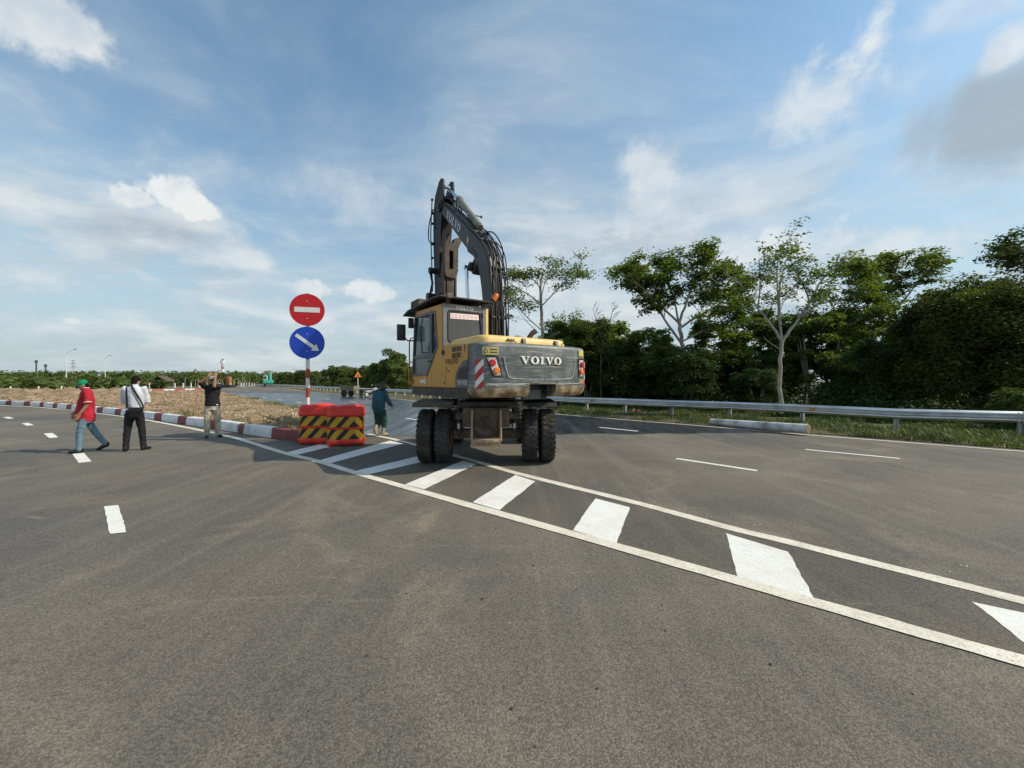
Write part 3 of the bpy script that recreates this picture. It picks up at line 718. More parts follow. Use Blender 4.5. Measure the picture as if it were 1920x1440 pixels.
CWO = b.build('counterweight', M_CWG, EX, 35)
# tow recess cut out of its foot
cut = MB(XU).box((-.02, -2.0, 1.40), (.60, .5, .30), b=.03).build('cutter', M_BLK, EX)
md = CWO.modifiers.new('b', 'BOOLEAN'); md.operation = 'DIFFERENCE'; md.object = cut; md.solver = 'EXACT'
bpy.context.view_layer.update(); dg = bpy.context.evaluated_depsgraph_get(); me2 = bpy.data.meshes.new_from_object(CWO.evaluated_get(dg)); CWO.modifiers.clear(); CWO.data = me2; bpy.data.objects.remove(cut)
MB(XU).box((-.02, -1.76, 1.40), (.585, .02, .28)).build('recess_back', M_BLK, CWO)
MB(XU).box((-.10, -1.80, 1.36), (.40, .04, .17), b=.01).build('tow_plate', M_GREY, CWO)
MB(XU).cyl((.2, -1.9, 1.32), (.2, -1.9, 1.545), .035, n=12).build('tow_pin', M_BLK, CWO)
def patch(name, pts, m, parent=CWO, off=.004, n=6):
    """four (s, z) corners bent onto the counterweight"""
    b = MB(XU); A, B, C, D = pts; vs = []
    for i in range(n + 1):
        t = i / n
        for (p, q) in ((A, B), (D, C)): vs.append(cw(p[0] + (q[0] - p[0]) * t, p[1] + (q[1] - p[1]) * t, off))
    b.add(vs, [(2 * i, 2 * i + 2, 2 * i + 3, 2 * i + 1) for i in range(n)]); return b.build(name, m, parent, recalc=False)
for s0 in (1,):
    sc = .152
    lettering('VOLVO', lambda u, v: cw(-.50 + u * sc * 1.10, 1.905 + v * sc * .88, .005), CWO, mat('white_letter', (.80, .79, .74), .6, var=.08, dirt=((.45, .36, .2), .7, 14)), XU, worn=(2,))
# rubbed patch over the last letters
patch('rub_mark', [(.19, 1.905), (.31, 1.905), (.31, 1.925), (.19, 1.925)], mat('rubbed_rust', (.30, .20, .09), .9, var=.4, scale=30), off=.006)
# ridge round the sunken rear panel
b = MB(XU); pr = [(-.83, 2.02), (-.80, 1.86), (-.74, 1.68), (-.66, 1.645), (-.2, 1.635), (.3, 1.635), (.68, 1.65), (.74, 1.70), (.79, 1.86), (.82, 2.0)]
b.tube([cw(s, z, .0) for s, z in pr], .009, 6); b.build('panel_ridge', mat('scuffed_edge', (.42, .44, .43), .6, var=.3, scale=12), CWO, 60)
for z, s0, s1 in ((1.555, -1.2, -.33), (1.535, -1.15, -.4), (1.56, .33, 1.1)): MB(XU).tube([cw(s0 + (s1 - s0) * k / 8, z + .006 * math.sin(k * 2.1), 0) for k in range(9)], .006, 5).build('scrape_line', MATS['scuffed_edge'], CWO, 60)
# tape, decals, lamps
def tape(pts, up):
    A, B, C, D = pts; o = patch('hazard_tape', pts, M_WHT, n=8)
    def at(u, v): return (A[0] + (B[0] - A[0]) * u, A[1] + (D[1] - A[1]) * v)
    for k in range(3):
        v0 = k * .5 - .28
        lo = lambda u: min(1, max(0, v0 + (u if up else 1 - u) * .34)); hi = lambda u: min(1, max(0, v0 + .26 + (u if up else 1 - u) * .34))
        b = MB(XU); vs = []
        for i in range(9):
            u = i / 8
            for v in (lo(u), hi(u)): s, z = at(u, v); vs.append(cw(s, z, .007))
        b.add(vs, [(2 * i, 2 * i + 2, 2 * i + 3, 2 * i + 1) for i in range(8)]); b.build('red_stripe', M_RED, o, recalc=False)
tape([(-1.345, 1.475), (-1.175, 1.475), (-1.175, 1.965), (-1.345, 1.965)], True)
tape([(1.14, 1.50), (1.27, 1.50), (1.27, 1.99), (1.14, 1.99)], False)
d = patch('warning_decal', [(-1.20, 2.045), (-.925, 2.045), (-.925, 2.175), (-1.20, 2.175)], M_DECY, n=4)
tri = lambda k, o: [cw(-1.14 + k * .05 * math.cos(a), 2.103 + k * .055 * math.sin(a), o) for a in (R(90), R(210), R(330))]
MB(XU).add(tri(1, .006), [(0, 1, 2)]).build('triangle', M_BLK, d, recalc=False); MB(XU).add(tri(.62, .008), [(0, 1, 2)]).build('triangle_field', M_DECY, d, recalc=False)
for r_, z in enumerate((2.135, 2.085)):
    b = MB(XU)
    for k in range(6): s = -1.07 + k * .022; b.add([cw(s, z - .014, .006), cw(s + .015, z - .014, .006), cw(s + .015, z + .014, .006), cw(s, z + .014, .006)], [(0, 1, 2, 3)])
    b.build('warning_script', M_BLK, d, recalc=False)['kind'] = 'stuff'
patch('warning_decal', [(.93, 2.09), (1.10, 2.09), (1.10, 2.21), (.93, 2.21)], M_DECY, n=4)
patch('scuff_mark', [(.95, 1.56), (1.16, 1.56), (1.16, 1.64), (.95, 1.64)], MATS['rubbed_rust'], n=3)
def lamp(L, sR, zR, sO, zO, m2):
    k = patch('lamp_recess', L[0], M_BLK, off=.005); w = patch('tail_lamp_plate', L[1], M_WHT, k, .012)
    for s, z, m, r in ((sR, zR, M_LRED, .062), (sO, zO, m2, .060)):
        p = cw(s, z, .012); q = cw(s, z, .05); b = MB(XU); b.cyl(p, p.lerp(q, .6), r, r * .97, 20); b.cyl(p.lerp(q, .6), q, r * .95, r * .7, 20); b.build('lens', m, w, 40)
    for (s, z) in L[1]:
        b = MB(XU); c = ((L[1][0][0] + L[1][2][0]) / 2, (L[1][0][1] + L[1][2][1]) / 2); p = cw(s + (c[0] - s) * .2, z + (c[1] - z) * .12, .012); q = cw(s + (c[0] - s) * .2, z + (c[1] - z) * .12, .02); b.cyl(p, q, .009, n=6); b.build('screw', M_BLK, w)
lamp(([(-1.03, 1.675), (-.855, 1.675), (-.925, 2.03), (-1.15, 2.03)], [(-1.00, 1.70), (-.885, 1.70), (-.975, 1.995), (-1.125, 1.995)]), -1.035, 1.912, -.962, 1.78, M_LORG)
lamp(([(.925, 1.675), (1.08, 1.675), (1.125, 2.05), (.91, 2.05)], [(.95, 1.70), (1.055, 1.70), (1.10, 2.01), (.935, 2.01)]), 1.015, 1.925, 1.00, 1.79, M_LORG)
# ---- engine hood
def rrect(x0, x1, y0, y1, r, n=5):
    out = []
    for cx, cy, a0 in ((x1 - r, y1 - r, 0), (x0 + r, y1 - r, 90), (x0 + r, y0 + r, 180), (x1 - r, y0 + r, 270)):
        out += [(cx + r * math.cos(R(a0 + 90 * k / n)), cy + r * math.sin(R(a0 + 90 * k / n))) for k in range(n + 1)]
    return out
def hood_ring(z, i, back=0): return [Vector((x, y, z)) for x, y in rrect(-1.17 + i, .74 - i, -1.84 + i + back, -.46 - i, .16)]
HD = MB(XU).loft([hood_ring(2.2, 0), hood_ring(2.33, .0), hood_ring(2.372, .02), hood_ring(2.395, .055), hood_ring(2.405, .12)]).build('engine_hood', M_YELP, EX, 40)
for x in (-.32, .43):
    b = MB(XU); b.prism([(-1.90, 2.26), (-1.80, 2.26), (-1.80, 2.34), (-1.83, 2.37), (-1.86, 2.365)], lambda y, z, t: Vector((x + t, y, z)), -.03, .03); b.cyl((x - .04, -1.85, 2.34), (x + .04, -1.85, 2.34), .018, n=8)
    b.build('hood_hinge', M_BLK, HD)
for x in (-.66, -.60, -.545, .62): MB(XU).cyl((x, -1.85, 2.33), (x, -1.865, 2.33), .018, n=8).build('bolt', M_BLK, HD)
b = MB(XU); b.tube([(-.68, -1.87, 2.30), (-.62, -1.88, 2.315), (-.54, -1.88, 2.30), (-.5, -1.86, 2.285)], .01, 5)
b.build('hood_latch', M_BLK, HD)
# ---- deck and skirt
b = MB(XU); sk = [(-1.235, -1.47), (-1.235, 1.36), (-1.1, 1.5), (-.25, 1.55), (.2, 1.1), (.7, 1.1), (1.235, .9), (1.235, -1.47)]
b.prism(sk, lambda x, y, t: Vector((x, y, t)), 1.30, 1.478); b.build('deck_skirt', mat('dark_brown_skirt', (.04, .034, .03), .65, var=.3, dirt=((.12, .085, .055), .6, 3)), EX)
# ---- left side bodywork behind the cab
SP = lambda y, z, x=-1.25: Vector((x, y, z))
BD = MB(XU); BD.prism([(-1.475, 1.484), (-.432, 1.484), (-.432, 2.30), (-.85, 2.285), (-1.475, 2.255)], lambda y, z, t: Vector((t, y, z)), -1.25, -.35)
BD = BD.build('side_bodywork', M_YEL, EX)
MB(XU).box((.45, -.75, 1.84), (1.60, 1.40, .72), b=.04).build('right_bodywork', M_GREY, EX)
g_ = [(-1.48, 1.484), (-1.00, 1.484), (-.99, 1.62), (-1.02, 1.74), (-1.12, 1.86), (-1.28, 1.95), (-1.48, 1.98)]
gp = MB(XU).prism(g_, lambda y, z, t: Vector((t, y, z)), -1.256, -1.24).build('grey_panel', M_GREY, BD)
MB(XU).prism([(-1.45, 1.64), (-1.08, 1.64), (-1.10, 1.74), (-1.20, 1.84), (-1.45, 1.88)], lambda y, z, t: Vector((t, y, z)), -1.262, -1.25).build('air_grille', M_BLK, gp)
for row, (z0, z1) in enumerate(((2.145, 2.235), (2.03, 2.125))):
    for k in range(11):
        y = -.86 - k * .036 - (.012 if k > 4 else 0)
        if row == 1 and k > 9: continue
        MB(XU).box((-1.2505, y, (z0 + z1) / 2), (.005, .023, z1 - z0)).build('vent_slot', M_BLK, BD)
MB(XU).box((-1.2505, -1.36, 2.19), (.005, .03, .13)).build('vent_slot', M_BLK, BD)
lettering('VOLVO', lambda u, v: SP(-.55 - u * .098, 1.925 + v * .098, -1.254), BD, M_BLK, XU)
font_text('EW145B', lambda u, v: SP(-1.10 - u * .105, 1.535 + v * .135, -1.26), gp, M_WHT, XU)
b = MB(XU); b.cyl((-1.25, -.45, 2.16), (-1.275, -.45, 2.16), .05, .045, 14); b.build('fuel_lock', M_BLK, BD)
MB(XU).box((-1.252, -.62, 1.83), (.006, .012, .09)).build('latch', M_BLK, BD); MB(XU).box((-1.252, -.70, 1.79), (.006, .05, .03)).build('latch', M_BLK, BD)
MB(XU).box((-1.2505, -.56, 1.65), (.003, .006, .33)).build('panel_joint', M_BLK, BD); MB(XU).cyl((-1.25, -.50, 1.57), (-1.256, -.50, 1.57), .02, n=10).build('bolt_hole', M_BLK, BD)
# ---- cab
CB = empty('cab', (0, 0, 0)); CB.parent = EX
def slab(name, polys, m, parent, t0, t1, ax='x'):
    b = MB(XU)
    for p in polys: b.prism(p, (lambda u, v, t: Vector((t, u, v))) if ax == 'x' else (lambda u, v, t: Vector((u, t, v))), t0, t1)
    return b.build(name, m, parent)
low = [(-.43, 1.484), (1.36, 1.484), (1.345, 1.72), (.39, 1.70), (-.02, 2.13), (-.2, 2.3), (-.43, 2.3)]
rp_ = [(-.43, 2.3), (-.2, 2.3), (-.05, 3.05), (-.05, 3.14), (-.30, 3.13), (-.40, 3.09), (-.43, 3.0)]
rb_ = [(-.05, 3.05), (1.14, 3.10), (1.06, 3.19), (-.05, 3.14)]
fs_ = [(1.14, 3.10), (1.30, 1.72), (1.345, 1.72), (1.19, 3.03), (1.06, 3.19)]
slab('side_frame', [low, rp_, rb_, fs_], M_YEL, CB, -1.25, -1.19)
slab('side_frame', [[(-.43, 1.484), (1.36, 1.484), (1.345, 2.0), (-.43, 2.0)], [(-.43, 2.0), (-.30, 2.0), (-.20, 3.05), (-.05, 3.14), (-.30, 3.13), (-.43, 3.0)], rb_, fs_], M_YEL, CB, -.33, -.27)
def bars(name, lines, m, parent, t0, t1, ax='x'):
    b = MB(XU)
    for pts, w in lines:
        for (p, q) in zip(pts, pts[1:]):
            p, q = Vector((*p, 0)), Vector((*q, 0)); d = (q - p).normalized(); n = Vector((-d.y, d.x, 0)) * w / 2; e = d * w / 2 * .9
            c = [p - e - n, q + e - n, q + e + n, p - e + n]
            b.prism([(v.x, v.y) for v in c], (lambda u, v, t: Vector((t, u, v))) if ax == 'x' else (lambda u, v, t: Vector((u, t, v))), t0 - random.uniform(0, .003), t1 + random.uniform(0, .003))
    return b.build(name, m, parent)
DR = bars('door_frame', [([(1.12, 3.07), (-.03, 3.02), (-.165, 2.31), (.01, 2.15), (.40, 1.74), (1.265, 1.75), (1.12, 3.07)], .055), ([(.16, 3.04), (.165, 1.99)], .085), ([(1.2, 2.15), (.03, 2.14)], .075)], mat('door_grey', (.07, .075, .08), .45, var=.15, dirt=((.2, .18, .15), .4, 4)), CB, -1.262, -1.21)
slab('window_pane', [[(1.12, 3.05), (.2, 3.02), (.2, 2.17), (1.21, 2.17)]], M_GLS, DR, -1.236, -1.230)
slab('window_pane', [[(.12, 3.01), (-.02, 3.0), (-.145, 2.33), (.03, 2.17), (.12, 2.17)]], M_GLS, DR, -1.236, -1.230)
slab('window_pane', [[(1.20, 2.11), (.16, 2.10), (.16, 2.03), (.42, 1.77), (1.24, 1.77)]], M_GLSD, DR, -1.236, -1.230)
bars('window_seal', [([(.68, 3.02), (.45, 3.0), (.25, 2.98), (.25, 2.22), (.72, 2.22), (.80, 2.75), (.68, 3.02)], .022)], M_RUB, DR, -1.245, -1.232)
MB(XU).box((-1.275, .22, 2.02), (.03, .14, .03), b=.008).build('door_handle', M_BLK, DR)
MB(XU).box((-1.2515, .62, 1.60), (.004, .34, .07)).build('small_label', M_WHT, CB); MB(XU).box((-1.2515, .42, 1.60), (.003, .006, .22)).build('panel_joint', M_BLK, CB); MB(XU).box((-1.2515, .50, 1.60), (.004, .06, .12)).build('small_label', M_WHT, CB); MB(XU).box((-1.2515, 1.27, 1.60), (.004, .07, .12)).build('marker', M_BLK, CB)
# rear face
M_RF = mat('rear_frame_grey', (.15, .16, .16), .5, var=.15, dirt=((.26, .24, .20), .5, 4))
RF = bars('rear_frame', [([(-1.20, 2.25), (-1.20, 3.08)], .10), ([(-.315, 2.25), (-.315, 3.08)], .09), ([(-1.2, 2.335), (-.32, 2.345)], .10), ([(-1.2, 3.065), (-.32, 3.09)], .12)], M_RF, CB, -.45, -.40, 'y')
slab('rear_window', [[(x, z) for x, z in rrect(-1.16, -.355, 2.37, 3.02, .07)]], M_GLSD, RF, -.437, -.430, 'y')
bars('window_seal', [([(x, z) for x, z in rrect(-1.15, -.365, 2.38, 3.01, .07)] + [(-.435, 3.01)], .024)], M_RUB, RF, -.46, -.435, 'y')
stc = slab('window_sticker', [[(-1.10, 2.845), (-.455, 2.865), (-.455, 2.975), (-1.10, 2.955)]], mat('pink_white_sticker', (.78, .66, .66), .6, var=.06), RF, -.446, -.439, 'y')
for k in range(7): MB(XU).box((-1.05 + k * .088, -.4475, 2.90 + k * .0028), (.045, .003, .06)).build('faded_character', mat('faded_pink', (.72, .50, .52), .6, var=.3, scale=40), stc)
lettering('VOLVO', lambda u, v: Vector((-.985 + u * .069, -.455, 3.045 + v * .062)), RF, M_WHT, XU)
bars('rear_right_edge', [([(-.262, 2.0), (-.262, 3.1)], .055)], M_YELP, CB, -.452, -.30, 'y')
# front and roof
slab('windscreen', [[(-1.19, 0), (-.33, 0), (-.33, 1), (-1.19, 1)]], M_GLS, CB, 0, .006, 'y') if False else None
b = MB(XU); b.add([(-1.19, 1.335, 1.75), (-.33, 1.335, 1.75), (-.33, 1.165, 3.05), (-1.19, 1.165, 3.05)], [(0, 1, 2, 3)]); b.build('windscreen', M_GLS, CB)
MB(XU).box((-.76, 1.34, 1.61), (.86, .05, .26)).build('front_panel', M_YEL, CB)
b = MB(XU); b.prism([(-.44, 3.06), (1.06, 3.12), (1.02, 3.20), (-.36, 3.16)], lambda y, z, t: Vector((t, y, z)), -1.19, -.33); b.build('roof', M_YEL, CB)
MB(XU).box((-.76, .45, 1.50), (.85, 1.7, .03)).build('cab_floor', M_BLK, CB)
VS = MB(XU); VS.prism([(-.58, 3.235), (-.2, 3.255), (1.3, 3.215), (1.62, 3.15), (1.62, 3.175), (1.3, 3.245), (-.2, 3.285), (-.58, 3.26)], lambda y, z, t: Vector((t, y, z)), -1.37, -.20); VS = VS.build('roof_guard', M_BLK, CB)
b = MB(XU)
for x, y in ((-1.15, -.44), (-.36, -.44), (-1.15, 1.0), (-.36, 1.0)): b.box((x, y, 3.19), (.06, .06, .13))
b.build('guard_bracket', M_BLK, VS); MB(XU).box((-1.17, -.52, 3.27), (.10, .14, .09), b=.01).build('guard_bracket', M_GREY, VS)
MB(XU).box((-1.05, 1.15, 3.36), (.42, .5, .22), b=.03).build('roof_lamp_box', M_RUST, CB)
# seat seen through the glass
b = MB(XU); b.box((-.76, .25, 1.95), (.5, .5, .14), b=.05); b.box((-.76, .02, 2.30), (.48, .14, .7), b=.06); b.box((-.76, 0.0, 2.74), (.28, .1, .2), b=.04); b.build('seat', M_BLK, CB, 40)
b = MB(XU); b.cyl((-.76, .95, 1.5), (-.76, .75, 2.2), .05, n=8); b.box((-1.05, .5, 2.05), (.12, .4, .12), b=.03); b.box((-.47, .5, 2.05), (.12, .4, .12), b=.03); b.lathe([(.17, 0), (.19, .015), (.17, .03)], 16, (-.76, .74, 2.2)); b.build('controls', M_BLK, CB)
# mirrors, beacon, handrails
b = MB(XU); b.box((-1.47, 1.44, 2.74), (.20, .07, .38), Matrix.Rotation(R(-12), 3, 'Z'), b=.04); MR = b.build('mirror', M_BLK, CB, 40)
MB(XU).tube([(-1.22, 1.28, 2.55), (-1.34, 1.38, 2.55), (-1.42, 1.43, 2.66)], .016, 6).build('mirror_arm', M_BLK, MR)
b = MB(XU); b.box((-1.30, 1.26, 2.95), (.12, .08, .24), b=.03); b.build('mirror', M_BLK, CB, 40)
b = MB(XU); b.tube([(-1.28, 1.42, 1.5), (-1.28, 1.43, 2.5), (-1.27, 1.38, 2.6), (-1.24, 1.30, 2.62)], .014, 6); b.build('grab_rail', M_BLK, CB, 60)
b = MB(XU); b.tube([(-1.31, 1.34, 1.52), (-1.31, 1.36, 2.0), (-1.29, 1.36, 2.05), (-1.25, 1.33, 2.05)], .016, 6); b.build('grab_rail', M_YEL, CB, 60)
bc = MB(XU); bc.cyl((-.21, -.50, 3.24), (-.155, -.52, 3.32), .05, n=14); bc.build('beacon_base', M_BLK, CB)
b = MB(XU); ax = Vector((.055, -.02, .08)).normalized(); p = Vector((-.155, -.52, 3.31)); b.cyl(p, p + ax * .12, .062, .058, 16); b.cyl(p + ax * .12, p + ax * .155, .058, .035, 16); b.build('beacon', mat('orange_beacon', (.62, .17, .03), .4, var=.15), CB, 40)
b = MB(XU); b.tube([(.33, .35, 2.2), (.34, .40, 2.85), (.37, .42, 2.98), (.45, .42, 3.03), (.53, .42, 2.98), (.55, .40, 2.85), (.54, .35, 2.2)], .018, 7); b.build('hand_rail', mat('ochre_rail', (.50, .30, .10), .55), EX, 60)
# exhaust, pre-cleaner, lamp on the deck
b = MB(XU); b.tube([(.62, -.72, 2.2), (.62, -.72, 2.48), (.65, -.72, 2.56), (.73, -.73, 2.66), (.80, -.74, 2.70)], .058, 12, False); b.tube([(.80, -.74, 2.70), (.73, -.73, 2.66), (.65, -.72, 2.56)], .05, 12, False); b.build('exhaust_pipe', mat('burnt_steel', (.06, .035, .025), .8, var=.4, scale=9), EX, 60)
b = MB(XU); b.cyl((.38, -.7, 2.2), (.38, -.7, 2.46), .05, n=12); b.lathe([(.055, 2.46), (.085, 2.47), (.092, 2.50), (.09, 2.56), (.06, 2.585), (.01, 2.59)], 18, (.38, -.7, 0)); b.build('air_precleaner', mat('pale_blue_cap', (.38, .45, .52), .4, var=.1), EX, 40)
b = MB(XU); b.cyl((1.02, -1.30, 2.15), (1.02, -1.30, 2.36), .016, n=8); b.box((1.02, -1.30, 2.42), (.13, .09, .14), b=.03); b.build('work_lamp', M_BLK, EX, 40)
# ---- boom (in the vertical plane x = BX)
BX = .2
def ribbon(cl, w, name, m, parent, bev=.03):
    """box girder swept along (y, z, depth) points"""
    P = smooth_poly([Vector(p) for p in cl], 6); rg = []
    for i, p in enumerate(P):
        a, c = P[max(i - 1, 0)], P[min(i + 1, len(P) - 1)]; ty, tz = c.x - a.x, c.y - a.y; l = math.hypot(ty, tz); ny, nz = -tz / l, ty / l; h = p.z / 2
        rg.append([Vector((BX + sx * (w / 2 - ix), p.x + ny * (sy * h - (bev * np.sign(sy) if not ix else 0)), p.y + nz * (sy * h - (bev * np.sign(sy) if not ix else 0)))) for sx, sy, ix in ((-1, -1, bev), (1, -1, bev), (1, -1, 0), (1, 1, 0), (1, 1, bev), (-1, 1, bev), (-1, 1, 0), (-1, -1, 0))])
    return MB(XU).loft(rg).build(name, m, parent, 30)
BC = [(.06, 1.7, .32), (.04, 2.5, .36), (.06, 3.3, .40), (.15, 3.95, .45), (.30, 4.42, .48), (.62, 4.80, .46), (1.05, 5.16, .44), (1.55, 5.60, .40), (2.1, 6.06, .34), (2.68, 6.54, .24)]
BM = ribbon(BC, .34, 'boom', M_BOOM, EX)
BP = smooth_poly([Vector(p) for p in BC], 8)
def along(k, off, x):
    i = max(0, min(len(BP) - 2, int(k * (len(BP) - 1)))); f = k * (len(BP) - 1) - i; p = BP[i].lerp(BP[i + 1], f); a, c = BP[max(i - 1, 0)], BP[min(i + 2, len(BP) - 1)]
    ty, tz = c.x - a.x, c.y - a.y; l = math.hypot(ty, tz); return Vector((BX + x, p.x - tz / l * (p.z / 2 + off), p.y + ty / l * (p.z / 2 + off)))
lx = BX - .176
tdir = Vector((-.767, -.642)); udir = Vector((-.642, .767)); o0 = Vector((2.27, 6.07))
lettering('VOLVO', lambda u, v: Vector((lx, *(o0 + tdir * u * .185 + udir * v * .20))), BM, mat('faded_white', (.62, .63, .64), .7, var=.15), XU)
b = MB(XU); c = Vector((.98, 5.06)); b.add([Vector((lx, *(c + q))) for q in (Vector((0, .13)), Vector((.055, 0)), Vector((0, -.13)), Vector((-.055, 0)))], [(0, 1, 2, 3)]); b.build('lifting_mark', M_DECY, BM, recalc=False)
b = MB(XU); b.add([Vector((lx - .001, y, z)) for y, z in ((1.02, 4.9), (.98, 4.78), (.62, 4.55), (.50, 4.55), (.62, 4.70), (.80, 4.86))], [(0, 1, 2, 3, 4, 5)]); b.build('oil_stain', M_BLK, BM, recalc=False)
# pins on the knee and tip
for y, z, r in ((.78, 4.36, .11), (2.66, 6.52, .15)):
    b = MB(XU); b.cyl((BX - .22, y, z), (BX + .22, y, z), r, n=20); b.cyl((BX - .25, y, z), (BX + .25, y, z), r * .55, n=14)
    if y < 1: b.box((BX, .70, 4.36), (.34, .32, .24), Matrix.Rotation(R(-40), 3, 'X'), b=.03)
    b.build('pivot_pin', M_BLK, BM, 40)
def cylinder(name, p0, p1, p2, r, rr, m, parent):
    b = MB(XU); b.cyl(p0, p1, r, n=18); d = (Vector(p1) - Vector(p0)).normalized(); b.cyl(Vector(p1) - d * .07, Vector(p1) + d * .015, r * 1.15, n=18); b.cyl(Vector(p0) - d * .1, p0, r * .9, n=12)
    o = b.build(name, m, parent, 40); b2 = MB(XU); b2.cyl(p1, p2, rr, n=14); b2.cyl(Vector(p2) - Vector((rr*1.6,0,0)), Vector(p2) + Vector((rr*1.6,0,0)), rr * 1.2, n=10); b2.build('piston_rod', M_CHR, o, 50); return o
cylinder('arm_cylinder', (BX, .72, 5.36), (BX, 1.80, 6.42), (BX, 2.56, 7.06), .085, .045, mat('cylinder_olive', (.17, .165, .13), .5, var=.15, dirt=((.28, .25, .19), .6, 5)), BM)
cylinder('boom_cylinder', (BX - .25, .78, 2.2), (BX - .25, .82, 3.5), (BX - .25, .90, 4.36), .08, .045, M_BLK, BM); cylinder('boom_cylinder', (BX + .25, .78, 2.2), (BX + .25, .82, 3.5), (BX + .25, .90, 4.36), .08, .045, M_BLK, BM)
# hydraulic lines along the back of the boom
for j in range(9):
    x = -.17 + j * .043; o = .035 + .02 * (j % 3); k1_ = random.uniform(.62, .72) if j % 2 else random.uniform(.80, .97)
    pts = [along(.02 + (k1_ - .02) * q / 22, o + .02 * math.sin(q * .9 + j) * (q > 6 and q < 15) + (.05 if 8 <= q <= 13 else 0) * (j % 2), x + .010 * math.sin(q * .7 + j)) for q in range(23)]
    MB(XU).tube(pts, .014 if j % 2 else .018, 7).build('hydraulic_hose', mat('steel_pipe', (.10, .095, .09), .45, metal=.5, var=.2) if j % 3 == 0 else M_RUB, BM, 60)
for k in (.18, .36, .52, .60): MB(XU).box(along(k, .05, 0), (.40, .06, .05), b=.01).build('hose_clamp', M_BLK, BM)
def hose(pts, r): MB(XU).tube(smooth_poly(pts, 6), r, 7).build('hydraulic_hose', M_RUB, BM, 60)
for j in range(4): hose([along(.86, .06, -.1 + j * .06), along(.93, .20, -.12 + j * .06), Vector((BX - .14 + j * .07, 2.75, 6.78)), Vector((BX - .16 + j * .07, 2.98, 6.5)), Vector((BX - .17 + j * .07, 3.0, 6.0))], .018)
for j in range(3): hose([along(.2, .08, -.05 + j * .1), along(.1, .16, 0 + j * .1), Vector((BX + .1 + j * .1, -.5, 2.35))], .016)
hose([along(.5, .10, .17), along(.42, .16, .19), along(.3, .13, .2), along(.15, .12, .2), along(.03, .1, .2)], .014)
hose([along(.62, .06, .12), along(.55, .20, .16), along(.45, .17, .18), along(.38, .06, .17)], .016)
b = MB(XU); b.tube([(BX - .25, .98, 5.62), (BX - .1, 1.12, 5.78), (BX + .28, 1.14, 5.80)], .014, 6); b.ball((BX + .3, 1.14, 5.80), .035, 6); b.build('pipe_bracket', M_GREY, BM)
# ---- arm
AR = MB(XU); ao = [(2.44, 7.0), (2.46, 7.22), (2.60, 7.29), (2.76, 7.25), (3.02, 6.95), (3.16, 6.5), (3.14, 5.5), (3.04, 4.2), (2.98, 3.75), (2.80, 3.68), (2.74, 4.2), (2.70, 5.4), (2.56, 6.2), (2.45, 6.7)]
AR.prism(ao, lambda y, z, t: Vector((BX + t, y, z)), -.17, -.13); AR.prism(ao, lambda y, z, t: Vector((BX + t, y, z)), .13, .17)
AR.prism([(2.50, 6.3), (2.70, 5.4), (2.76, 4.2), (2.82, 3.72), (2.97, 3.78), (3.02, 4.2), (3.12, 5.5), (3.13, 6.5), (3.0, 6.9), (2.9, 6.98)], lambda y, z, t: Vector((BX + t, y, z)), -.13, .13); AR = AR.build('arm', mat('arm_grimy', (.008, .0075, .007), .6, var=.3, dirt=((.022, .017, .013), .5, 3)), EX)
b = MB(XU); b.tube([(BX - .22, 3.12, 6.9), (BX - .225, 3.18, 6.3), (BX - .23, 3.2, 5.9), (BX - .22, 3.15, 5.0), (BX - .21, 3.1, 4.2)], .016, 6); b.tube(smooth_poly([Vector((BX - .2, 3.1, 6.6)), Vector((BX - .24, 3.3, 6.2)), Vector((BX - .24, 3.32, 5.75)), Vector((BX - .2, 3.05, 5.6))], 6), .016, 6)
for z in (6.9, 6.5, 6.2, 5.6, 5.2): b.box((BX - .2, 3.16, z), (.06, .07, .05))
b.build('arm_hose', M_RUB, AR, 60)
cylinder('bucket_cylinder', (BX, 3.24, 6.2), (BX, 3.20, 4.9), (BX, 3.18, 4.25), .07, .04, M_BLK, AR)
# brown slotted link with claws hanging under the arm, facing backwards
M_LNK = mat('brown_worn_link', (.055, .037, .024), .65, var=.3, scale=6, dirt=((.12, .085, .055), .6, 6), bump=.15, bscale=20)
def lk(poly): return [(BX + u, z) for u, z in poly]
LK = MB(XU); FY = lambda u, v, t: Vector((u, t, v))
for poly in ([(-.19, 4.62), (-.06, 4.62), (-.06, 5.30), (-.17, 5.36), (-.19, 5.2)], [(.06, 4.62), (.19, 4.62), (.21, 5.3), (.06, 5.30)], [(-.06, 4.45), (.06, 4.45), (.06, 4.70), (-.06, 4.70)], [(-.06, 5.20), (.06, 5.20), (.06, 5.42), (-.06, 5.42)],
             [(-.17, 5.36), (-.06, 5.30), (-.06, 5.42), (-.02, 5.56), (-.06, 5.70), (-.14, 5.60)], [(.06, 5.30), (.21, 5.3), (.30, 5.50), (.36, 5.66), (.24, 5.62), (.10, 5.56), (.06, 5.42)], [(-.19, 4.62), (-.15, 4.48), (-.06, 4.45), (-.06, 4.62)], [(.06, 4.45), (.15, 4.48), (.19, 4.62), (.06, 4.62)]):
    LK.prism(lk(poly), FY, 2.28, 2.46)
LK = LK.build('bucket_link', M_LNK, AR)
MB(XU).box((BX, 2.50, 4.95), (.30, .06, .8)).build('slot_back', M_BLK, LK)
b = MB(XU)
for k in range(6): b.cyl((BX + .2, 2.37, 4.72 + k * .12), (BX + .235, 2.37, 4.72 + k * .12), .04, n=8)
b.build('lug', M_LNK, LK)
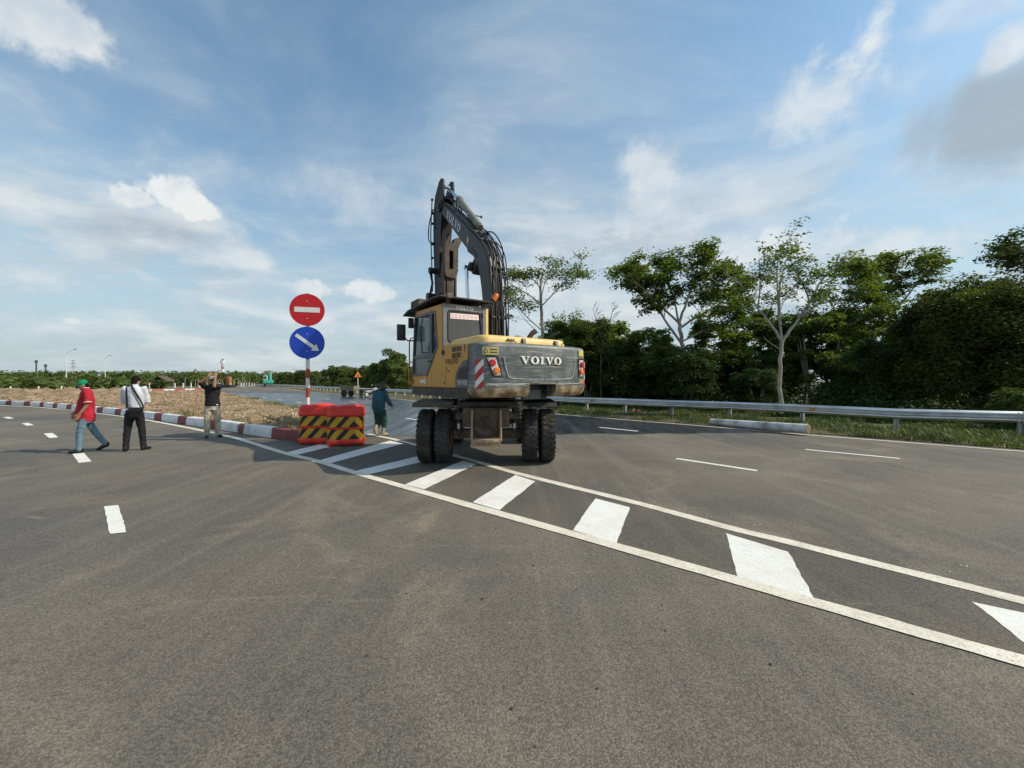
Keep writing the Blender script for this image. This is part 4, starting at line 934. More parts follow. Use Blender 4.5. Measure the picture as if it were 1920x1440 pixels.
b = MB(XU); b.box((BX, 2.42, 4.15), (.22, .16, .7), b=.02); b.box((BX - .17, 2.55, 4.15), (.05, .4, .75), b=.01); b.box((BX + .17, 2.55, 4.15), (.05, .4, .75), b=.01); b.cyl((BX - .28, 2.6, 4.0), (BX + .28, 2.6, 4.0), .08, n=14); b.build('tipping_lever', M_LNK, AR, 40)
b = MB(XU); b.cyl((BX - .42, 3.0, 4.02), (BX - .19, 3.0, 4.02), .11, n=14); b.cyl((BX - .40, 2.9, 4.75), (BX - .19, 2.9, 4.75), .085, n=14); b.tube([(BX - .36, 2.92, 4.72), (BX - .3, 2.9, 4.4), (BX - .33, 2.98, 4.1)], .035, 8); b.build('link_pin', M_BLK, AR, 40)
bk = [(3.45, 3.75), (2.65, 3.80), (2.30, 3.45), (2.20, 3.0), (2.40, 2.6), (2.80, 2.45), (3.0, 2.5), (2.62, 2.72), (2.45, 3.0), (2.52, 3.35), (2.78, 3.6), (3.42, 3.62)]
b = MB(XU); b.prism(bk, lambda y, z, t: Vector((BX + t, y, z)), -.45, .45); b.build('bucket', M_RUST, EX)
# ---- undercarriage
UC = empty('undercarriage', (0, 0, 0)); UC.parent = EX
b = MB(XC); b.box((0, .35, .98), (.86, 3.3, .40), b=.04); b.box((0, .35, 1.2), (.95, 1.5, .1), b=.03); b.cyl((0, 0.1, 1.2), (0, .1, 1.31), .62, n=32); b.box((0, -1.0, 1.17), (1.1, .75, .08)); b.box((0, 1.7, 1.17), (1.1, .75, .08)); b.build('chassis_frame', M_BLK, UC)
b = MB(XC); b.box((-.33, -1.42, .93), (.20, .10, .36), b=.01); b.box((.33, -1.42, .93), (.20, .10, .36), b=.01); b.box((0, -1.39, .93), (.5, .08, .34), b=.01)
b.prism([(-.30, .76), (.30, .76), (0, .50)], lambda u, v, t: Vector((u, t, v)), -1.40, -1.30); RB = b.build('rear_plate', M_RUST, UC)
MB(XC).cyl((0, -1.43, .87), (0, -1.50, .87), .07, n=16).build('tow_eye', M_BLK, RB)
b = MB(XC); b.cyl((.44, -1.35, .95), (.58, -1.35, .95), .07, n=12); b.box((.5, -1.33, .95), (.2, .1, .13), b=.02); b.box((-.5, -1.33, .95), (.16, .1, .13), b=.02); b.build('stabiliser_eye', M_RUST, UC)
b = MB(XC); b.box((0, -.9, .56), (1.35, .24, .19), b=.05); b.cyl((0, -1.05, .56), (0, -.7, .56), .2, n=20); b.build('rear_axle', M_RUST, UC, 40)
b = MB(XC); b.box((0, 1.65, .56), (1.35, .24, .18), b=.05); b.cyl((0, 1.5, .56), (0, 1.85, .56), .2, n=20); b.build('front_axle', M_RUST, UC, 40)
for x in (-.26, .27): MB(XC).tube([(x, -1.46, 1.07), (x, -1.52, .9), (x, -1.56, .5)], .022, 6).build('step_rail', M_MUD, UC, 60)
b = MB(XC); st_ = [(-.27, -1.42), (.27, -1.42), (.27, -1.58), (.15, -1.66), (0, -1.69), (-.15, -1.66), (-.27, -1.58)]; b.prism(st_, lambda x, y, t: Vector((x, y, t)), .50, .545); b.prism([(-.27, .42), (.27, .42), (.27, .53), (-.27, .53)], lambda u, v, t: Vector((u, t, v)), -1.60, -1.57); b.build('step', M_MUD, UC)
b = MB(XC)
for x in (-.53, .53): b.cyl((x, -1.2, .62), (x, -1.2, 1.1), .045, n=10)
b.build('axle_cylinder', M_BLK, UC); b = MB(XC)
for x in (-.53, .53): b.cyl((x, -1.24, .70), (x, -1.24, .80), .03, n=10)
b.build('grease_collar', mat('pale_collar', (.5, .5, .5), .5), UC)
for x0, x1 in ((-1.36, -.62), (.74, 1.32)):
    b = MB(XC); b.prism([(-1.50, 1.13), (-1.45, 1.20), (-.6, 1.24), (-.35, 1.10), (-.37, 1.08), (-.6, 1.21), (-1.44, 1.17), (-1.48, 1.12)], lambda y, z, t: Vector((t, y, z)), x0, x1); b.build('mudguard', M_BLK if x0 > 0 else mat('muddy_plate', (.06, .048, .033), .9, var=.4, dirt=((.16, .12, .07), .6, 4)), UC)
# wheels: dual tyres, one mesh for every tyre
def tyre_mesh():
    b = MB(); Rr = .525; w = .128
    b.lathe([(.27, -w * .72), (.33, -w * .92), (.41, -w), (.475, -w * .97), (.503, -w * .82), (.508, -w * .5), (.509, 0), (.508, w * .5), (.503, w * .82), (.475, w * .97), (.41, w), (.33, w * .92), (.27, w * .72)], 44, ax='x')
    for k in range(30):
        for sgn in (-1, 1):
            a = 2 * math.pi * (k + (.5 if sgn > 0 else 0)) / 30; rot = Matrix.Rotation(a, 3, 'X')
            for (x0, x1, r0, da, wd) in ((.040, .098, .508, 0, .060), (.098, .126, .492, .02, .064)):
                c = rot @ Vector((sgn * (x0 + x1) / 2, 0, r0)); b.box(c, (x1 - x0 + .004, wd, .034), rot @ Matrix.Rotation(sgn * .25, 3, 'Z'))
    for k in range(44):
        a = 2 * math.pi * k / 44; rot = Matrix.Rotation(a, 3, 'X'); b.box(rot @ Vector((.018 * (-1) ** k, 0, .512)), (.05, .05, .02), rot @ Matrix.Rotation(.3, 3, 'Z'))
    return b
M_TYRE = mat('dusty_tyre', (.032, .030, .028), .85, var=.25, scale=7, dirt=((.11, .095, .072), .6, 4.5), bump=.1, bscale=40)
ty0 = rm0 = None
for ya in (-.9, 1.65):
    for sx in (-1, 1):
        for xo in (1.185, .845):
            c = XC @ Vector((sx * xo, ya, .525)); wh = empty('wheel', c); wh.parent = UC; wh.rotation_euler = (random.uniform(0, 6), 0, R(2) if ya < 0 else R(3))
            if ty0 is None:
                ty = tyre_mesh().build('tyre', M_TYRE, wh, 35); ty0 = ty.data
                b = MB(); b.lathe([(.06, -.05), (.2, -.05), (.24, -.11), (.285, -.12), (.285, .12), (.24, .11), (.2, .05), (.06, .05)], 28, ax='x')
                for k in range(8): a = 2 * math.pi * k / 8; b.cyl((-.085, .14 * math.cos(a), .14 * math.sin(a)), (.085, .14 * math.cos(a), .14 * math.sin(a)), .016, n=6)
                rm = b.build('rim', mat('muddy_rim', (.16, .13, .09), .8, var=.3, dirt=((.28, .22, .15), .6, 6)), wh, 35); rm0 = rm.data
            else: link('tyre', ty0, wh); link('rim', rm0, wh)
# ================================================================== TRAFFIC SIGN ON THE ISLAND NOSE
M_PW = mat('pole_white', (.74, .73, .70), .5, var=.06, dirt=((.5, .45, .38), .4, 6)); M_PR = mat('pole_red', (.36, .045, .04), .5, var=.1)
M_SB = mat('sign_back', (.45, .46, .46), .5, metal=.5); M_SR = mat('sign_red', (.55, .008, .012), .45, var=.05); M_SBL = mat('sign_blue', (.008, .062, .50), .45, var=.05); M_SW = mat('sign_white', (.80, .80, .77), .45, var=.03)
def banded_pole(root, z0, z1, r, bands, phase=0):
    z = z0; i = phase
    while z < z1 - .01:
        e = min(z1, z + bands); MB().cyl((0, 0, z), (0, 0, e), r, n=14).build('pole_band', M_PW if i % 2 else M_PR, root, 40); z = e; i += 1
sp = Vector((-383 * 10.35 / F, 10.35, .2))
SG = empty('road_sign', sp, R(15), 'round red no entry sign above blue arrow sign on banded pole', 'road sign')
banded_pole(SG, 1.735 - 8 * .255, 1.735 + 8 * .255 - .02, .048, .255, 1)
for z, m, nm in ((3.315, M_SR, 'no_entry_disc'), (2.435, M_SBL, 'arrow_disc')):
    b = MB(); b.cyl((0, -.065, z), (0, -.055, z), .428, n=48); d = b.build(nm, m, SG, 40)
    b = MB(); b.lathe([(.41, -.055), (.428, -.055), (.428, -.035), (.41, -.035)], 40, (0, 0, z), 'y'); b.box((0, -.045, z), (.5, .02, .05)); b.build('rim', M_SB, d)
    for dz in (-.23, .23): MB().cyl((0, -.065, z + dz), (0, -.07, z + dz), .012, n=8).build('bolt', M_SW, d)
    if m is M_SR: MB().box((0, -.068, z), (.62, .006, .135)).build('white_bar', M_SW, d)
    else:
        a = R(-37); c, s = math.cos(a), math.sin(a)
        P = [(-.34, -.045), (.20, -.045), (.20, -.11), (.36, 0), (.20, .11), (.20, .045), (-.34, .045)]
        MB().prism([(x * c - y * s, x * s + y * c + z) for x, y in P], lambda u, v, t: Vector((u, t, v)), -.071, -.065).build('white_arrow', M_SW, d)
# ================================================================== RED PLASTIC BARRIERS
M_PLR = mat('red_plastic', (.74, .032, .014), .42, var=.12, scale=5, dirt=((.42, .10, .07), .5, 5), spec=.4)
def chevron_mat():
    M = bpy.data.materials.new('yellow_black_chevrons'); M.use_nodes = True; nt = M.node_tree; N = nt.nodes; L = nt.links; P = N['Principled BSDF']
    uv = N.new('ShaderNodeUVMap'); uv.uv_map = 'UVMap'; sx = N.new('ShaderNodeSeparateXYZ'); L.new(uv.outputs[0], sx.inputs[0])
    def mt(op, a, b=0.):
        n = N.new('ShaderNodeMath'); n.operation = op
        for s, q in zip(n.inputs, (a, b)):
            if isinstance(q, (int, float)): s.default_value = q
            else: L.new(q, s)
        return n.outputs[0]
    t = mt('ADD', mt('ABSOLUTE', sx.outputs[0]), mt('MULTIPLY', sx.outputs[1], .85)); fr = mt('FRACT', mt('DIVIDE', t, .30)); k = mt('GREATER_THAN', fr, .44)
    n = N.new('ShaderNodeTexNoise'); n.inputs['Scale'].default_value = 14; n.inputs['Detail'].default_value = 5; r = N.new('ShaderNodeMapRange'); L.new(n.outputs[0], r.inputs[0]); r.inputs[3].default_value = .75; r.inputs[4].default_value = 1.15
    m = N.new('ShaderNodeMix'); m.data_type = 'RGBA'; L.new(k, m.inputs[0]); m.inputs[6].default_value = (.012, .012, .011, 1); m.inputs[7].default_value = (.62, .32, .012, 1)
    q = N.new('ShaderNodeMix'); q.data_type = 'RGBA'; q.blend_type = 'MULTIPLY'; q.inputs[0].default_value = 1; L.new(m.outputs[2], q.inputs[6]); L.new(r.outputs[0], q.inputs[7]); L.new(q.outputs[2], P.inputs['Base Color']); P.inputs['Roughness'].default_value = .4
    return M
M_CHEV = chevron_mat()
def barrier(loc, rz, label):
    root = empty('plastic_barrier', loc, rz, label, 'barrier', 'red barriers at the island nose')
    def outl(k):                                             # plan outline, big round at the left, k = inset
        out = []
        for cx, cy, r, a0 in ((.43, .30, .10, 0), (-.43, .30, .20, 90), (-.43, -.30, .20, 180), (.43, -.30, .07, 270)):
            sx, sy = (-1 if cx > 0 else 1), (-1 if cy > 0 else 1)
            for i in range(9): a = R(a0 + 90 * i / 8); out.append((cx + sx * r + (r - k) * math.cos(a), cy + sy * r + (r - k) * math.sin(a)))
        return out
    def ring(z, k): return [Vector((x, y, z)) for x, y in outl(k)]
    b = MB(); b.loft([ring(0.015, .03), ring(.04, .0), ring(.145, -.006), ring(.17, .012)]); sk = b.build('skirt', M_PLR, root, 50)
    MB().loft([ring(.165, .02), ring(.43, .02), ring(.735, .02)]).build('core', M_PLR, root, 50)
    MB().loft([ring(.415, .022), ring(.425, .006), ring(.465, .006), ring(.475, .022)]).build('rib', M_PLR, root, 50)
    MB().loft([ring(.725, .02), ring(.74, -.004), ring(.78, -.010), ring(.80, .002), ring(.92, .004), ring(.962, .016), ring(.978, .05)]).build('cap', M_PLR, root, 50)
    # shallow lens on top, seat for the lid at the left
    MB().lathe([(.30, .965), (.295, .985), (.24, 1.01), (.14, 1.028), (.01, 1.034)], 32, (.10, 0, 0)).build('lid', M_PLR, root, 50)
    b = MB(); b.lathe([(.13, .97), (.125, .99), (.10, .995), (.095, .98), (.01, .98)], 24, (-.28, 0, 0)); b.build('filler_cap', M_PLR, root, 50)
    for z0, z1 in ((.17, .415), (.475, .725)):
        o = outl(.014); n = len(o); per = [0]
        for i in range(n): per.append(per[-1] + math.dist(o[i], o[(i + 1) % n]))
        # peak of the chevron on the front face, right of its middle
        best = min(range(n), key=lambda i: math.hypot(o[i][0] - .36, o[i][1] + .286)); s0 = per[best] - .14
        vs = []; fs = []; uvs = []
        for i in range(n + 1):
            x, y = o[i % n]
            for z in (z0, z1): vs.append((x, y, z))
        fs = [(2 * i, 2 * i + 2, 2 * i + 3, 2 * i + 1) for i in range(n)]
        # long faces get extra columns so that the abs() fold falls on an edge
        b = MB(); b.add(vs, fs); ob = b.build('chevron_sheet', M_CHEV, root, 60, recalc=False)
        lay = ob.data.uv_layers.new(name='UVMap')
        for p in ob.data.polygons:
            for li, vi in zip(p.loop_indices, p.vertices): i, t = divmod(vi, 2); lay.data[li].uv = (per[i] - s0, (z1 - z0) * t)
    for x in (-.12, .24):                                     # fork notches
        MB().box((x, -.302, .025), (.17, .02, .055)).build('fork_notch', M_BLK, root)
    return root
barrier((-4.19, 9.72, 0), R(15), 'red plastic barrier with yellow black chevrons, right one of the pair')
barrier((-5.04, 10.0, 0), R(15), 'red plastic barrier with yellow black chevrons, left one beside kerb')
# ================================================================== WHITE CONCRETE POLE LYING AT THE VERGE
p0, p1 = Vector((7.26, 14.0, .13)), Vector((8.72, 11.32, .20))
CP = empty('concrete_pipe', p0, 0, 'white painted round concrete pole lying at the verge by the guard rail', 'pole'); d = p1 - p0; dn = d.normalized()
b = MB(); b.cyl((0, 0, 0), d, .112, .142, 28); b.build('shaft', mat('whitewashed_concrete', (.66, .66, .63), .8, var=.10, scale=2, dirt=((.13, .12, .10), .9, 1.5), bump=.2, bscale=30), CP, 40)
b = MB(); b.cyl(d, d + dn * .012, .139, .128, 28); b.build('end_face', mat('rough_concrete_end', (.24, .18, .12), .95, var=.4, scale=14, bump=.7, bscale=30), CP)
b = MB(); b.cyl(d - dn * .06, d - dn * .0, .145, .145, 28, False); b.build('end_band', mat('pale_end_band', (.62, .56, .48), .8, var=.15), CP, 40)
# orange debris on the verge
for k, (px, py, h, tilt) in enumerate(((1185, 775, .24, .3), (1206, 779, .26, -.7))):
    p = G(px, py); b = MB(); b.tube([(0, 0, 0), (tilt * .2, 0, h * .6), (tilt * .36, .02, h)], [.06, .055, .035], 9); o = b.build('broken_pipe', mat('orange_clay', (.55, .17, .09), .8, var=.2), None, 50); o.location = p
    tag(o, ['upright broken orange pipe stub in the verge', 'tilted broken orange pipe stub in the verge'][k], 'pipe stub')
# ================================================================== FAR THINGS ON THE WATERED CARRIAGEWAY
WS = empty('warning_sign', T(671, 729, 51) * 1 + Vector((0, 0, -.7)), R(20), 'orange triangular bend warning sign behind the guard rail', 'road sign'); WS.location.z = 0
MB().cyl((0, 0, 0), (0, 0, 3.0), .05, n=10).build('pole', M_PW, WS, 40)
tri = lambda k: [(k * .60 * math.cos(R(a)), 2.42 + k * .60 * math.sin(R(a))) for a in (90, 210, 330)]
tp = MB().prism(tri(1.0), lambda u, v, t: Vector((u, t, v)), -.07, -.06).build('triangle_plate', M_PR, WS); MB().prism(tri(.80), lambda u, v, t: Vector((u, t, v)), -.075, -.07).build('orange_field', mat('sign_orange', (.85, .30, .02), .45), tp)
b = MB(); b.tube([(.06, -.08, 2.22), (.07, -.08, 2.36), (.02, -.08, 2.47), (-.06, -.08, 2.54)], .035, 6); b.build('bend_symbol', M_BLK, tp)
# hand cart
c = T(640, 743, 40); CT = empty('hand_cart', (c.x + .9, 40, 0), R(-14), 'grey two wheeled box cart with long shafts on the wet road', 'cart')
M_WD = mat('weathered_wood', (.20, .17, .13), .85, var=.25, scale=8)
b = MB(); b.box((0, 0, .62), (1.6, .95, .04)); b.build('floor', M_WD, CT)
for y in (-.47, .47): MB().box((0, y, .87), (1.6, .03, .52)).build('side_board', M_WD, CT)
for x in (-.79, .79): MB().box((x, 0, .87), (.03, .9, .52)).build('end_board', M_WD, CT)
for x, y in ((-.3, -.55), (-.3, .55)):
    w = empty('wheel', (x, y, .36)); w.parent = CT; b = MB(); b.lathe([(.33, -.03), (.36, -.02), (.36, .02), (.33, .03), (.31, 0)], 24, ax='y'); b.build('tyre', M_RUB, w); b = MB()
    for k in range(8): a = math.pi * 2 * k / 8; b.cyl((0, 0, 0), (.32 * math.cos(a), 0, .32 * math.sin(a)), .012, n=5)
    b.build('spokes', M_GALVP, w)
for y in (-.36, .36): MB().tube([(.8, y, .7), (1.9, y * .9, .74), (2.5, y * .8, .78)], .03, 7).build('shaft', M_WD, CT)
MB().box((1.35, 0, .40), (.06, .6, .75)).build('prop', M_WD, CT); MB().box((2.2, 0, .82), (1.9, .7, .03)).build('loose_board', mat('pale_board', (.5, .47, .4), .8), CT)
# parked motorbike beside the cart
MT = empty('motorbike', (T(697, 743, 38).x, 38, 0), R(-25), 'dark parked motorbike with white mirror beside the hand cart', 'motorbike')
for y in (-.62, .62):
    w = empty('wheel', (0, y, .29)); w.parent = MT; b = MB(); b.lathe([(.24, -.05), (.29, -.03), (.29, .03), (.24, .05), (.22, 0)], 22, ax='x'); b.build('tyre', M_RUB, w); MB().lathe([(.03, -.05), (.2, -.015), (.2, .015), (.03, .05)], 14, ax='x').build('rim', M_GALVP, w)
MB().box((0, -.05, .48), (.24, .5, .3), b=.06).build('engine', M_BLK, MT, 40); MB().box((0, -.38, .78), (.26, .75, .12), b=.05).build('seat', M_RUB, MT, 40)
MB().prism([(-.8, .55), (-.2, .5), (.35, .62), (.42, .9), (.30, .95), (.05, .7), (-.75, .75)], lambda y, z, t: Vector((t, y, z)), -.11, .11).build('fairing', mat('bike_silver', (.4, .4, .42), .35, var=.1), MT)
MB().tube([(0, .62, .29), (0, .45, .8), (0, .38, 1.0)], .035, 8).build('fork', M_GALVP, MT); MB().tube([(-.33, .28, 1.02), (-.1, .38, 1.0), (.1, .38, 1.0), (.33, .28, 1.02)], .018, 7).build('handlebar', M_BLK, MT)
MB().ball((0, .52, .88), .1, 8).build('headlamp', M_SW, MT, 60)
for x in (-.3, .3): MB().ball((x, .32, 1.22), .065, 8, (1, .4, 1)).build('mirror', M_SW, MT, 60); MB().cyl((x * .9, .3, 1.02), (x, .32, 1.2), .008, n=5).build('mirror_stem', M_BLK, MT)
# ================================================================== LITTLE GREEN EXCAVATOR BEYOND THE RAIL
gx = T(503, 720, 112); GE = empty('small_excavator', (gx.x, 112, 0), R(25), 'small turquoise excavator standing beyond the far guard rail', 'excavator')
M_TQ = mat('turquoise_paint', (.06, .42, .32), .45, var=.1, dirt=((.2, .3, .25), .4, 2))
for x in (-.75, .75): MB().box((x, 0, .4), (.5, 3.0, .75), b=.25).build('track', M_BLK, GE, 40)
MB().cyl((0, 0, .7), (0, 0, .95), .6, n=20).build('turntable', M_BLK, GE)
MB().box((.1, -.3, 1.5), (2.3, 2.6, 1.05), b=.15).build('bodywork', M_TQ, GE, 40)
cbm = MB().box((-.75, .45, 2.5), (1.05, 1.6, 1.5), b=.12).build('cab', mat('cab_pale_green', (.35, .55, .48), .4), GE, 40); MB().box((-.75, -.37, 2.65), (.8, .02, .8)).build('window', M_GLSD, cbm); MB().box((-1.29, .45, 2.65), (.02, 1.2, .8)).build('window', M_GLSD, cbm)
b = MB(); b.prism([(.3, 1.4), (.9, 1.4), (2.3, 3.9), (2.1, 4.35), (1.75, 4.25)], lambda y, z, t: Vector((.45 + t, y, z)), -.22, .22); b.build('boom', M_TQ, GE)
b = MB(); b.prism([(2.0, 4.45), (2.5, 4.2), (1.8, 1.4), (1.5, 1.4)], lambda y, z, t: Vector((.45 + t, y, z)), -.18, .18); b.build('arm', M_TQ, GE)
b = MB(); b.prism([(1.3, 1.5), (2.0, 1.5), (2.1, .9), (1.5, .7), (1.2, 1.0)], lambda y, z, t: Vector((.45 + t, y, z)), -.4, .4); b.build('bucket', M_BLK, GE)
# ================================================================== FAR BACKGROUND THINGS
def lamp_post(px, ptop, Y, arm, label):
    base = T(px, HZ, Y); h = CH + (HZ - ptop) * Y / F
    L_ = empty('street_lamp', (base.x, Y, 0), 0, label, 'street lamp', 'street lamps along the far road')
    MB().cyl((0, 0, 0), (-.1, 0, h), .11, .06, 10).build('pole', mat('pale_steel_pole', (.66, .68, .70), .5, var=.05), L_, 40)
    MB().tube([(-.1, 0, h - .9), (.6, 0, h - .1), (arm, 0, h + .25)], .04, 6).build('bracket', MATS['pale_steel_pole'], L_)
    MB().box((arm + .3, 0, h + .30), (.75, .25, .1), Matrix.Rotation(R(-12), 3, 'Y'), b=.03).build('lantern', M_GREY, L_)
lamp_post(124.5, 657, 95, 1.9, 'pale street lamp with visible bracket arm, left of the two'); lamp_post(197.5, 668, 120, 1.2, 'pale slender street lamp behind the round road signs, right of the two')
def stack(px, ptop, Y, label):
    h = CH + (HZ - ptop) * Y / F; o = empty('utility_pole', (T(px, HZ, Y).x, Y, 0), 0, label, 'utility pole', 'dark utility poles over the trees')
    MB().cyl((0, 0, 0), (0, 0, h), .42, .3, 10).build('shaft', mat('dark_pole', (.07, .075, .085), .8), o, 40); MB().cyl((0, 0, h - 1.6), (0, 0, h), .62, .62, 10).build('head', MATS['dark_pole'], o, 40)
stack(68, 675.5, 230, 'taller dark pole rising above the far trees'); stack(85.5, 683, 230, 'shorter dark pole rising above the far trees')
# round signs far away
FS = empty('road_sign', (T(186.5, 726, 90).x, 90, 0), 0, 'two small white round signs stacked on a far post', 'road sign')
MB().cyl((0, 0, 0), (0, 0, 3.3), .06, n=8).build('pole', M_PW, FS)
for z in (2.15, 3.0): MB().cyl((0, -.07, z), (0, -.05, z), .40, n=20).build('disc', M_SW, FS)
# lattice pylon
PY = empty('pylon', (T(138, HZ, 700).x, 700, 0), 0, 'pale lattice transmission pylon far behind the trees', 'pylon'); M_PYL = mat('hazed_lattice', (.50, .56, .60), .8, var=.05)  # pale lattice colour has the distance haze painted in
H_ = CH + (HZ - 674) * 700 / F
for sx in (-1, 1):
    for sy in (-1, 1): MB().tube([(sx * 4.0, sy * 4.0, 0), (sx * 1.2, sy * 1.2, H_ * .6), (sx * .8, sy * .8, H_)], .22, 4).build('leg', M_PYL, PY)
for k in range(9):
    z = H_ * k / 9; z2 = H_ * (k + 1) / 9; w = 4 - 2.8 * min(1, z / H_ / .6); w2 = 4 - 2.8 * min(1, z2 / H_ / .6); b = MB(); b.cyl((-w, -w, z), (w2, -w2, z2), .14, n=4); b.cyl((w, -w, z), (-w2, -w2, z2), .14, n=4); b.build('lattice_brace', M_PYL, PY)
for z, w in ((H_ * .66, 7), (H_ * .80, 8), (H_ * .94, 6)): b = MB(); b.prism([(-w, z), (w, z), (1, z + 1.5), (-1, z + 1.5)], lambda u, v, t: Vector((u, t, v)), -.5, .5); b.build('cross_arm', M_PYL, PY)
# red and white mast
MS = empty('radio_mast', (T(417.5, HZ, 420).x, 420, 0), 0, 'red and white banded radio mast above the trees', 'mast'); H_ = CH + (HZ - 673) * 420 / F
for k in range(7): MB().cyl((0, 0, H_ * k / 7), (0, 0, H_ * (k + 1) / 7), 1.5 - .06 * k, 1.5 - .06 * (k + 1), 8).build('mast_band', mat('mast_red', (.40, .16, .15), .8) if k % 2 == 0 else mat('mast_white', (.62, .66, .68), .8), MS)  # haze painted into the bands: red and white both paled
MB().cyl((0, 0, H_ * .8), (0, 0, H_ * .93), 2.2, n=8).build('antenna_drum', MATS['mast_white'], MS)
# hut with thatched roof, red vehicle, orange excavator arm
HX = T(304, 722, 105); HT = empty('field_hut', (HX.x, 105, 0), R(10), 'brown thatched hut among the far trees', 'hut'); HT.scale = (.85, .85, .8); M_TH = mat('old_thatch', (.10, .075, .055), .95, var=.3, scale=2)
b = MB(); b.prism([(-2.6, 2.0), (0, 3.9), (2.6, 2.0), (2.4, 1.9), (0, 3.6), (-2.4, 1.9)], lambda u, v, t: Vector((u, t, v)), -2, 2); b.build('roof', M_TH, HT); b = MB(); b.box((-.9, 0, 1.1), (2.0, 3, 2.2)); b.build('wall', M_TH, HT)
for x in (.7, 2.1): MB().box((x, -1.5, 1.0), (.15, .15, 2.0)).build('post', M_TH, HT)
RV = empty('red_tractor', (T(283, 722, 98).x, 98, 0), 0, 'low red farm machine in front of the hut', 'machine'); MB().box((0, 0, .9), (2.6, 1.2, .7), b=.2).build('bodywork', mat('dull_red', (.40, .07, .05), .6), RV, 40)
for x in (-.8, .8): MB().cyl((x, -.7, .45), (x, .7, .45), .45, n=14).build('wheel', M_RUB, RV)
OE = empty('orange_excavator', (T(427, 722, 100).x, 100, 0), 0, 'rusty orange digger arm stretched behind the man in black', 'excavator'); M_OR = mat('rusty_orange', (.36, .13, .06), .7, var=.2)
b = MB(); b.prism([(-6.2, 1.7), (-2.5, 2.3), (0.2, 2.9), (.4, 2.6), (-2.5, 1.95), (-6.2, 1.4)], lambda u, v, t: Vector((u, t, v)), -.25, .25); b.build('boom', M_OR, OE); MB().box((.3, 0, 1.7), (.9, .9, 2.2), b=.1).build('bodywork', M_OR, OE, 40); MB().box((.3, 0, .35), (2.2, 2.2, .7), b=.2).build('track', M_BLK, OE, 40)
# white marker posts
M_MK = mat('marker_white', (.76, .76, .73), .6, var=.05); mk = None
spots = [(x, 726 + random.uniform(-1, 2), 75 + random.uniform(-6, 8)) for x in (191, 199, 203, 207, 209, 212, 216, 220, 224, 222, 196, 213)] + [(328, 724, 95), (343, 724, 95), (358, 724, 96), (374, 724, 96), (411, 723.5, 98), (432, 723.5, 100), (267, 723, 90), (280, 723, 92)] + [(452 + 5 * k, 723, 118 - k) for k in range(7)] + [(19.5, 735.5, 44), (72, 734, 46), (115, 732, 48), (147, 730.5, 50)]
for k, (px, py, Y) in enumerate(spots):
    q = T(px, HZ, Y)
    if mk is None:
        mk = empty('marker_post', (0, 0, 0)); b = MB(); b.box((0, 0, .5), (.22, .22, 1.0), b=.02); b.box((0, 0, 1.02), (.18, .18, .08), b=.03); b.build('post', M_MK, mk); MB().box((0, -.115, .85), (.14, .01, .1)).build('reflector', M_PR, mk); o = mk
    else: o = copy_tree(mk)
    o.location = (q.x, Y, 0 if Y > 60 else .35); gname = 'white marker posts by the far signs' if k < 12 else 'white marker posts along the far road' if k < 27 else 'white marker posts on the earth heap'
    if k >= 27: o.scale = (.5, .5, .62)
    if k < 12: o.scale = (.9, .9, random.uniform(.7, 1.15))
    tag(o, ['short white marker post clustered near the far round signs', 'white marker post in the row along the far road', 'white marker stub poking out of the earth heap'][0 if k < 12 else 1 if k < 27 else 2], 'marker post', gname)
ORD = ['first', 'second', 'third', 'fourth', 'fifth', 'sixth', 'seventh', 'eighth', 'ninth', 'tenth', 'eleventh', 'twelfth', 'thirteenth', 'fourteenth', 'fifteenth']
for gname, txt in (('white marker posts along the far road', 'in the row along the far road'), ('white marker posts on the earth heap', 'stub poking out of the earth heap')):
    for k, o in enumerate(sorted((o for o in COL.objects if o.get('group') == gname), key=lambda o: o.location.x / o.location.y)): o['label'] = f'white marker post {txt}, {ORD[k]} from the left'
# nose of a white car at the left edge of the picture
CAR = empty('white_car', (-36.0, 23.2, 0), R(-85), 'white car cut off at the left edge of the picture', 'car')
M_CARW = mat('white_car_paint', (.75, .76, .77), .25, var=.03, coat=.5)
prof = [(-2.1, .35), (2.1, .35), (2.15, .7), (1.9, .95), (.95, 1.02), (.4, 1.45), (-1.2, 1.48), (-2.0, 1.05), (-2.15, .8)]
b = MB(); b.prism(prof, lambda y, z, t: Vector((t, y, z)), -.85, .85); b.build('body', M_CARW, CAR)
for x in (-.87, .87):
    for y in (-1.3, 1.35):
        w = empty('wheel', (x, y, .33)); w.parent = CAR; MB().lathe([(.2, -.1), (.33, -.1), (.33, .1), (.2, .1)], 20, ax='x').build('tyre', M_RUB, w); MB().cyl((-.09, 0, 0), (.09, 0, 0), .2, n=14).build('rim', M_GALVP, w)
    b = MB(); b.prism([(.85, 1.02), (.36, 1.40), (-1.15, 1.42), (-1.75, 1.05)], lambda y, z, t: Vector((x + t * .01, y, z)), -1, 1); b.build('side_window', M_GLSD, CAR)
    MB().box((x * .7, 2.08, .72), (.35, .1, .14), b=.03).build('headlight', M_SW, CAR)
MB().box((0, 2.1, .5), (1.3, .12, .16), b=.03).build('bumper', M_BLK, CAR)
